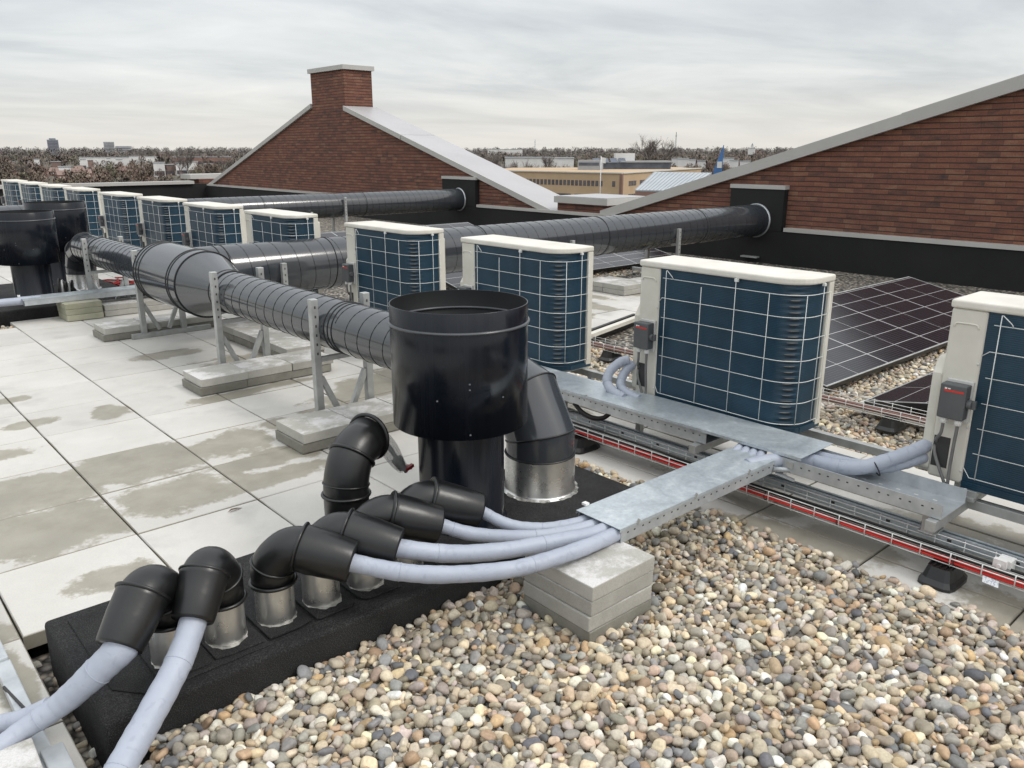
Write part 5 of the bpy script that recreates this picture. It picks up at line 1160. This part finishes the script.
# ------------------------------------------------------------------ air conditioning units
AW, AD, AH = .865, .262, .683
def make_ac():
    t = thing('ac_unit', 'x', 'air conditioner', (0, 0, 0), 0, 'air conditioning units in the row')
    B = lambda mb, n, m, p=None, **kw: mb.build(n, M[m], p or t, **kw)
    # casing: service panel side, far posts, fan panel, base pan, dark core
    mb = MB(); mb.box(0, .742, .0, AD, AW, .652); c = B(mb, 'service_panel', 'cream', bevel=.010, seg=3)
    e = MB().tube(spline([(-.0015, .765, .585), (-.0015, .772, .598), (-.0015, .79, .60), (-.0015, .825, .60), (-.0015, .842, .598), (-.0015, .848, .585)], 6), .003, 6); B(e, 'hand_grip', 'cream', c)
    sc = MB()
    for z in (.05, .22, .30, .46): sc.lathe([(0, -.0035), (.004, -.003), (.005, 0)], (0, .749, z), 'x', 8)
    B(sc, 'screws', 'switchplate', c)
    mb = MB(); mb.prism([(.01, .02), (.01, .40), (.05, .46), (.25, .46), (.25, .02)], AW - .002, AW + .04, 'y'); B(mb, 'pipe_cover', 'cream', bevel=.012, seg=3)
    mb = MB(); mb.box(-.0015, .80, .045, .0, .858, .165); B(mb, 'pipe_hole', 'hole')
    mb = MB(); mb.box(AD - .042, -.006, .0, AD, .04, .652); B(mb, 'corner_post', 'cream', bevel=.005)
    mb = MB(); mb.box(AD, .022, .01, AD + .032, AW - .01, .615); B(mb, 'fan_panel', 'cream', bevel=.010, seg=3)
    # top cover with rounded corner
    R = .135; pts = [(-.008, AW + .004), (AD, AW + .004), (AD, -.010)]
    for k in range(11):
        a = -PI / 2 - (PI / 2) * k / 10; pts.append((R - .010 + R * math.cos(a) + .002, R - .012 + R * math.sin(a)))
    mb = MB(); mb.prism(pts, .652, AH, 'z'); B(mb, 'top_cover', 'cream_top', bevel=.009, seg=3)
    core = [(.03, .74), (AD - .005, .74), (AD - .005, .02), (.09, .03), (.045, .06), (.032, .12)]
    mb = MB(); mb.prism(core, .012, .636, 'z'); B(mb, 'core', 'hole')
    pan = [(.0, .742), (AD, .742), (AD, -.004), (.10, -.002)] + [(.12 + .12 * math.cos(a), .12 + .12 * math.sin(a)) for a in [-PI / 2 - PI / 2 * k / 8 for k in range(1, 9)]]
    mb = MB(); mb.prism(pan, -.012, .014, 'z'); B(mb, 'base_pan', 'coil')
    # coil
    Rc = .12; prof = [(0.006, .742)] + [(0.006, .742 - (.742 - Rc) * k / 4) for k in range(1, 5)]
    arc = [(Rc + (Rc - .006) * math.cos(PI + PI / 2 * k / 12), Rc + (Rc - .006) * math.sin(PI + PI / 2 * k / 12), k / 12) for k in range(1, 13)]
    plan = [(x, y, 0.0) for x, y in prof] + [(x, y, s) for x, y, s in arc] + [(.15, .006, 0), (AD - .042, .006, 0)]
    nz = 156; vs = []; 
    for iz in range(nz + 1):
        z = .014 + (.652 - .014) * iz / nz
        for (x, y, s) in plan:
            k = math.exp(-((s - .50) / .19) ** 2) if s > 0 else 0
            a = .004 * k * math.sin(2 * PI * z / .0262)
            dx, dy = (x - Rc, y - Rc); l = math.hypot(dx, dy) or 1
            vs.append((x + (dx / l * a if k else 0), y + (dy / l * a if k else 0), z))
    n = len(plan); fs = [(i * n + k, i * n + k + 1, (i + 1) * n + k + 1, (i + 1) * n + k) for i in range(nz) for k in range(n - 1)]
    mb = MB(); mb.add(vs, fs, True); B(mb, 'coil', 'coil', fixn=False)
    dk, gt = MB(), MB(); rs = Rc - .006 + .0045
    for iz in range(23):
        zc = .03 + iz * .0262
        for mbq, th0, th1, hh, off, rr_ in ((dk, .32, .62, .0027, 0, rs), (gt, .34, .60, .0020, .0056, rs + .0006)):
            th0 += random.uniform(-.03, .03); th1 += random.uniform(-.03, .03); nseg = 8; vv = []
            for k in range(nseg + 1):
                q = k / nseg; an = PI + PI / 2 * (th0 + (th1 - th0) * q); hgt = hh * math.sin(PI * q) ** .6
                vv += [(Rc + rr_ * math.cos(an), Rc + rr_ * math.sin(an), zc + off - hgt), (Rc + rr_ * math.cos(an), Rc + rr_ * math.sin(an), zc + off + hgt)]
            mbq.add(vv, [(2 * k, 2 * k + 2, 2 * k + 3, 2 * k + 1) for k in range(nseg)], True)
    B(dk, 'fin_slots', 'cowl_in', fixn=False); B(gt, 'fin_glints', 'finglint', fixn=False)  # pale lens strips are highlights of the coil corner, drawn as shapes
    # guard
    g = MB(); G = -.012; Rg = Rc - G
    def loop(z): return [(G, .715, z)] + [(Rc + Rg * math.cos(PI + PI / 2 * k / 10), Rc + Rg * math.sin(PI + PI / 2 * k / 10), z) for k in range(11)] + [(AD - .035, G, z)]
    for k in range(7):
        z = .610 - .0955 * k; L_ = loop(z)
        if k in (1, 6): L_ = [(.002, .742, z + (-.022 if k == 1 else .028)), (G, .715, z)] + L_[1:]
        g.tube(L_, .0017, 6)
    for (y, zt_) in ((.694, .648), (.49, .594), (.308, .657), (.139, .612)): g.tube([(G - .003, y, .035), (G - .003, y, zt_)], .0017, 6)
    for (x, zt_) in ((.158, .657), (.215, .612)): g.tube([(x, G - .003, .035), (x, G - .003, zt_)], .0017, 6)
    a = PI + PI / 2 * .68; g.tube([(Rc + (Rg + .003) * math.cos(a), Rc + (Rg + .003) * math.sin(a), .035), (Rc + (Rg + .003) * math.cos(a), Rc + (Rg + .003) * math.sin(a), .612)], .0017, 6)
    g.tube([(G, .692, .648), (G - .002, .66, .622), (G - .002, .652, .610)], .0017, 6)
    B(g, 'guard', 'guard', fixn=False)
    cl = MB()
    for y in (.308,): cl.box(-.016, y - .009, .640, -.006, y + .009, .654)
    cl.box(.15, -.02, .642, .166, -.008, .654); B(cl, 'guard_clip', 'guard')
    # isolator switch
    pl_ = MB(); pl_.box(-.014, .748, .238, -.001, .838, .395); B(pl_, 'switch_plate', 'switchplate', bevel=.003)
    sb = MB(); sb.box(-.062, .752, .255, -.0145, .842, .385); s_ = B(sb, 'switch_box', 'switch', bevel=.005, seg=3)
    st = MB(); st.box(-.0628, .760, .357, -.0618, .828, .364); B(st, 'red_stripe', 'red', s_)
    lg = MB(); lg.box(-.0629, .818, .3655, -.0619, .826, .3715); lg.box(-.0629, .806, .3665, -.0619, .815, .3705); B(lg, 'mark', 'white', s_)
    kn = MB(); kn.cyl((-.038, .752, .318), (-.038, .735, .318), .017, n=16); kn.box(-.045, .722, .302, -.031, .7355, .334); B(kn, 'knob', 'switch', s_, bevel=.002)
    gl = MB(); gl.cyl((-.038, .772, .256), (-.038, .772, .232), .013, n=12); gl.cyl((-.038, .822, .256), (-.038, .822, .232), .013, n=12); B(gl, 'gland', 'white', s_)
    cb_ = MB(); cb_.tube(spline([(-.038, .772, .236), (-.034, .776, .15), (-.020, .782, .06), (-.02, .78, -.02)], 8), .0062, 8); B(cb_, 'cable', 'greycable')
    cb_ = MB(); cb_.tube(spline([(-.038, .822, .236), (-.034, .826, .19), (-.015, .845, .155), (.004, .85, .14)], 8), .0062, 8); B(cb_, 'cable', 'greycable')
    cb_ = MB(); cb_.tube(spline([(.0, .855, .125), (-.015, .84, .09), (-.02, .81, .03), (-.02, .79, -.01)], 8), .0062, 8); B(cb_, 'cable', 'greycable')
    for y in (.10, .70): mb = MB(); mb.box(-.01, y - .02, -.035, AD + .05, y + .02, -.013); B(mb, 'foot', 'galvdull', bevel=.002)
    return t
ac = make_ac()
AC = [(-2.90, 'cream unit cut by the right edge, nearest the camera, with grey isolator switch'),
      (-1.445, 'large cream unit right of centre with blue coil, behind the open tray junction'),
      (-.02, 'cream unit just right of the big cowl, third from the right edge'),
      (1.385, 'cream unit left of the big cowl, fourth from the right edge'),
      (3.15, 'low looking cream unit just right of the tee, half hidden by the branch duct'),
      (4.62, 'cream unit directly behind the wide tee, second left of the branch duct'),
      (6.08, 'cream unit behind the far end of the long duct, third left of the branch duct'),
      (7.55, 'cream unit above the far duct elbow, fourth left of the branch duct'),
      (9.35, 'distant cream unit above the rear cowl, rightmost of the far four'),
      (10.8, 'distant cream unit, second from the right of the far four'),
      (12.25, 'distant cream unit, third from the right of the far four'),
      (13.7, 'most distant cream unit, cut by the left edge of the picture')]
for i, (y, lb) in enumerate(AC):
    o = ac if i == 0 else copy_tree(ac)
    o.location = (2.297 + random.uniform(-.004, .004) * (i > 2), y, .253); o.rotation_euler = (0, 0, random.uniform(-.008, .008) if i else 0); o['label'] = lb
# support frames, one per group of units
def ac_frame(label, y0, y1, units):
    t = thing('support_frame', label, 'frame', (2.5, (y0 + y1) / 2, 0), 0, 'galvanised frames under the units')
    world_child(MB().box(2.575, y0, .165, 2.612, y1, .202), 'back_rail', M['galvdull'], t, bevel=.002)
    world_child(MB().box(2.300, y0, .165, 2.336, y1, .202), 'front_rail', M['galvdull'], t, bevel=.002)
    for y in units:
        for dy in (.10, .70):
            world_child(MB().box(2.27, y + dy - .019, .203, 2.66, y + dy + .019, .2185), 'cross_rail', M['galvdull'], t, bevel=.002)
        for dy in (.02, .84):
            for x in (2.578, 2.303):
                world_child(MB().box(x, y + dy - .015, .004, x + .03, y + dy + .015, .164), 'post', M['galvdull'], t)
ac_frame('galvanised frame under the four near units', -3.0, 2.3, [a[0] for a in AC[:4]])
ac_frame('galvanised frame under the middle four units', 3.05, 8.5, [a[0] for a in AC[4:8]])
ac_frame('galvanised frame under the far four units', 9.2, 14.7, [a[0] for a in AC[8:]])

# ------------------------------------------------------------------ solar panels
def solar(label, x0, ylow, yhigh, zl, zh, L=3.4, group='solar panels on the gravel'):
    wd = math.hypot(yhigh - ylow, zh - zl)
    t = thing('solar_panel', label, 'solar panel', (x0, ylow, zl), 0, group)
    tilt = math.atan2(zh - zl, abs(yhigh - ylow)); sg = 1 if yhigh > ylow else -1
    fr = MB(); fr.box(0, 0, -.032, L, wd, -.002).build('frame', M['panelframe'], t)
    gl = MB(); gl.box(.012, .012, -.0018, L - .012, wd - .012, .0005); o = gl.build('cells', M['solar'], t)
    ed = MB(); ed.box(0, 0, -.0018, L, .011, .002); ed.box(0, wd - .011, -.0018, L, wd, .002); ed.box(0, .0112, -.0018, .011, wd - .0112, .002); ed.box(L - .011, .0112, -.0018, L, wd - .0112, .002); ed.build('rim', M['galvdull'], t)
    bk = MB(); bk.box(.02, .02, -.2, .05, .06, -.034); bk.box(.02, wd - .06, -.25 - abs(zh - zl) * .3, .05, wd - .02, -.034); bk.build('support', M['galvdull'], t)
    t.rotation_euler = (tilt if sg > 0 else -tilt, 0, 0)
    if sg < 0:
        for ch in t.children: ch.scale = (1, -1, 1)
    return t
solar('large solar panel right of the second unit, leaning against the black upstand side', 3.78, -.86, .14, .06, .285, 3.4)
solar('low solar panel behind the nearest unit, facing the larger panel', 3.62, -1.17, -2.15, .075, .26, 3.4)
solar('solar panel glimpsed between the third and fourth units', 4.3, 3.45, 4.4, .06, .27, 1.7)
solar('solar panel under the branch duct left of the concrete stack', 6.4, 3.55, 4.5, .06, .27, 1.7)
solar('dark solar panel beneath the back duct, seen between far and near units', 4.3, 6.6, 7.6, .06, .30, 3.4)
t = thing('panel_rail', 'pale support rail under the front edge of the low solar panel', 'rail', (3.58, -1.6, 0))
world_child(MB().bar((3.60, -1.05, .035), (3.60, -2.3, .05), .04, .04), 'rail', M['cream'], t)
t = thing('edge_rail', 'pale rail with a black strip closing the tiled path behind the third unit', 'rail', (3.4, 1.3, 0))
world_child(MB().bar((3.2, .95, .06), (4.6, 1.30, .06), .05, .03), 'rail', M['cream'], t); world_child(MB().bar((3.23, 1.01, .03), (4.6, 1.36, .03), .03, .1), 'strip', M['panelframe'], t)
t = thing('small_duct_bracket', 'tiny dark bracket on the upstand above the second unit', 'bracket', (9.0, 1.5, .2)); world_child(MB().box(9.02, 2.95, .035, 9.096, 3.2, .055), 'plate', M['galvdull'], t)
# ------------------------------------------------------------------ a dead leaf
mb = MB(); lp = [(0.0, 0), (.02, .008), (.045, .006), (.07, .0), (.045, -.007), (.02, -.006)]
mb.add([(.345 + x, -.05 + y + .15 * x, .004 + .006 * math.sin(x * 60)) for x, y in lp], [(0, 1, 5), (1, 2, 4, 5), (2, 3, 4)]); tag(mb.build('leaf', M['leafm'], fixn=False), 'small brown dead leaf lying on a dry terrace tile', 'leaf')

# ------------------------------------------------------------------ sky and light
w = bpy.data.worlds.new('World'); scene.world = w; w.use_nodes = True; nt = w.node_tree; nt.nodes.clear()
SUN_EL, SUN_AZ = 48, 150
out = nd(nt, 'ShaderNodeOutputWorld'); bg = nd(nt, 'ShaderNodeBackground'); bg2 = nd(nt, 'ShaderNodeBackground'); ad = nd(nt, 'ShaderNodeAddShader')
sky = nd(nt, 'ShaderNodeTexSky', sky_type='NISHITA'); sky.sun_disc = False; sky.sun_elevation = math.radians(SUN_EL); sky.sun_rotation = math.radians(SUN_AZ); sky.dust_density = 3
nt.links.new(sky.outputs[0], bg.inputs[0]); bg.inputs[1].default_value = 0.03
tc = nd(nt, 'ShaderNodeTexCoord'); s = nd(nt, 'ShaderNodeSeparateXYZ'); nt.links.new(tc.outputs['Generated'], s.inputs[0])
zc = nd(nt, 'ShaderNodeMath', operation='MAXIMUM'); nt.links.new(s.outputs['Z'], zc.inputs[0]); zc.inputs[1].default_value = 0.0
za = nd(nt, 'ShaderNodeMath', operation='ADD'); nt.links.new(zc.outputs[0], za.inputs[0]); za.inputs[1].default_value = 0.085
dx = nd(nt, 'ShaderNodeMath', operation='DIVIDE'); nt.links.new(s.outputs['X'], dx.inputs[0]); nt.links.new(za.outputs[0], dx.inputs[1])
dy = nd(nt, 'ShaderNodeMath', operation='DIVIDE'); nt.links.new(s.outputs['Y'], dy.inputs[0]); nt.links.new(za.outputs[0], dy.inputs[1])
cv = nd(nt, 'ShaderNodeCombineXYZ'); nt.links.new(dx.outputs[0], cv.inputs[0]); nt.links.new(dy.outputs[0], cv.inputs[1])
mpn = nd(nt, 'ShaderNodeMapping'); mpn.inputs['Rotation'].default_value = (0, 0, math.radians(41)); mpn.inputs['Scale'].default_value = (.42, .62, 1); nt.links.new(cv.outputs[0], mpn.inputs[0])
n1 = noise(nt, mpn.outputs[0], 1.0, 8, .58, .35)
cr = ramp(nt, [(.30, (.47, .49, .505)), (.43, (.57, .587, .596)), (.55, (.69, .698, .69)), (.68, (.80, .795, .775))]); nt.links.new(n1.outputs['Fac'], cr.inputs[0])
# warm pale band low over the horizon, CIE-like brightening to the zenith
hb = nd(nt, 'ShaderNodeMapRange'); hb.inputs[1].default_value = 0.0; hb.inputs[2].default_value = .075; hb.inputs[3].default_value = 1; hb.inputs[4].default_value = 0; nt.links.new(s.outputs['Z'], hb.inputs[0])
mxh = nd(nt, 'ShaderNodeMix', data_type='RGBA'); nt.links.new(cr.outputs[0], mxh.inputs[6]); mxh.inputs[7].default_value = (.80, .765, .70, 1)
hm = nd(nt, 'ShaderNodeMath', operation='MULTIPLY'); nt.links.new(hb.outputs[0], hm.inputs[0]); hm.inputs[1].default_value = .8; nt.links.new(hm.outputs[0], mxh.inputs[0])
zb = nd(nt, 'ShaderNodeMapRange'); zb.inputs[1].default_value = .15; zb.inputs[2].default_value = 1.0; zb.inputs[3].default_value = 1.0; zb.inputs[4].default_value = 2.25; nt.links.new(s.outputs['Z'], zb.inputs[0])
scl = nd(nt, 'ShaderNodeVectorMath', operation='SCALE'); nt.links.new(mxh.outputs[2], scl.inputs[0]); nt.links.new(zb.outputs[0], scl.inputs['Scale'])
nt.links.new(scl.outputs[0], bg2.inputs[0]); bg2.inputs[1].default_value = 1.02
nt.links.new(bg.outputs[0], ad.inputs[0]); nt.links.new(bg2.outputs[0], ad.inputs[1]); nt.links.new(ad.outputs[0], out.inputs[0])
sl_ = bpy.data.lights.new('sun', 'SUN'); sl_.energy = 1.25; sl_.angle = math.radians(16); sl_.color = (1, .96, .90)
so = bpy.data.objects.new('sun', sl_); col.objects.link(so)
a_, e_ = math.radians(SUN_AZ), math.radians(SUN_EL); dv = Vector((math.sin(a_) * math.cos(e_), math.cos(a_) * math.cos(e_), math.sin(e_)))
so.rotation_euler = dv.to_track_quat('Z', 'Y').to_euler(); so.location = (0, 0, 20)

# ------------------------------------------------------------------ camera
cam = bpy.data.cameras.new('camera'); co = bpy.data.objects.new('camera', cam); col.objects.link(co)
cam.sensor_width = 36; cam.sensor_fit = 'HORIZONTAL'; cam.lens = 809.0 / 1024 * 36; cam.clip_start = .05; cam.clip_end = 20000
co.location = (CX, CY, 1.450); pitch, yaw = math.radians(16.107), math.radians(41.467)
fw = Vector((math.sin(yaw) * math.cos(pitch), math.cos(yaw) * math.cos(pitch), -math.sin(pitch)))
co.rotation_euler = fw.to_track_quat('-Z', 'Y').to_euler()
scene.camera = co
scene.view_settings.view_transform = 'Standard'; scene.view_settings.look = 'None'; scene.view_settings.exposure = 0
scene.render.resolution_x, scene.render.resolution_y = 1024, 768
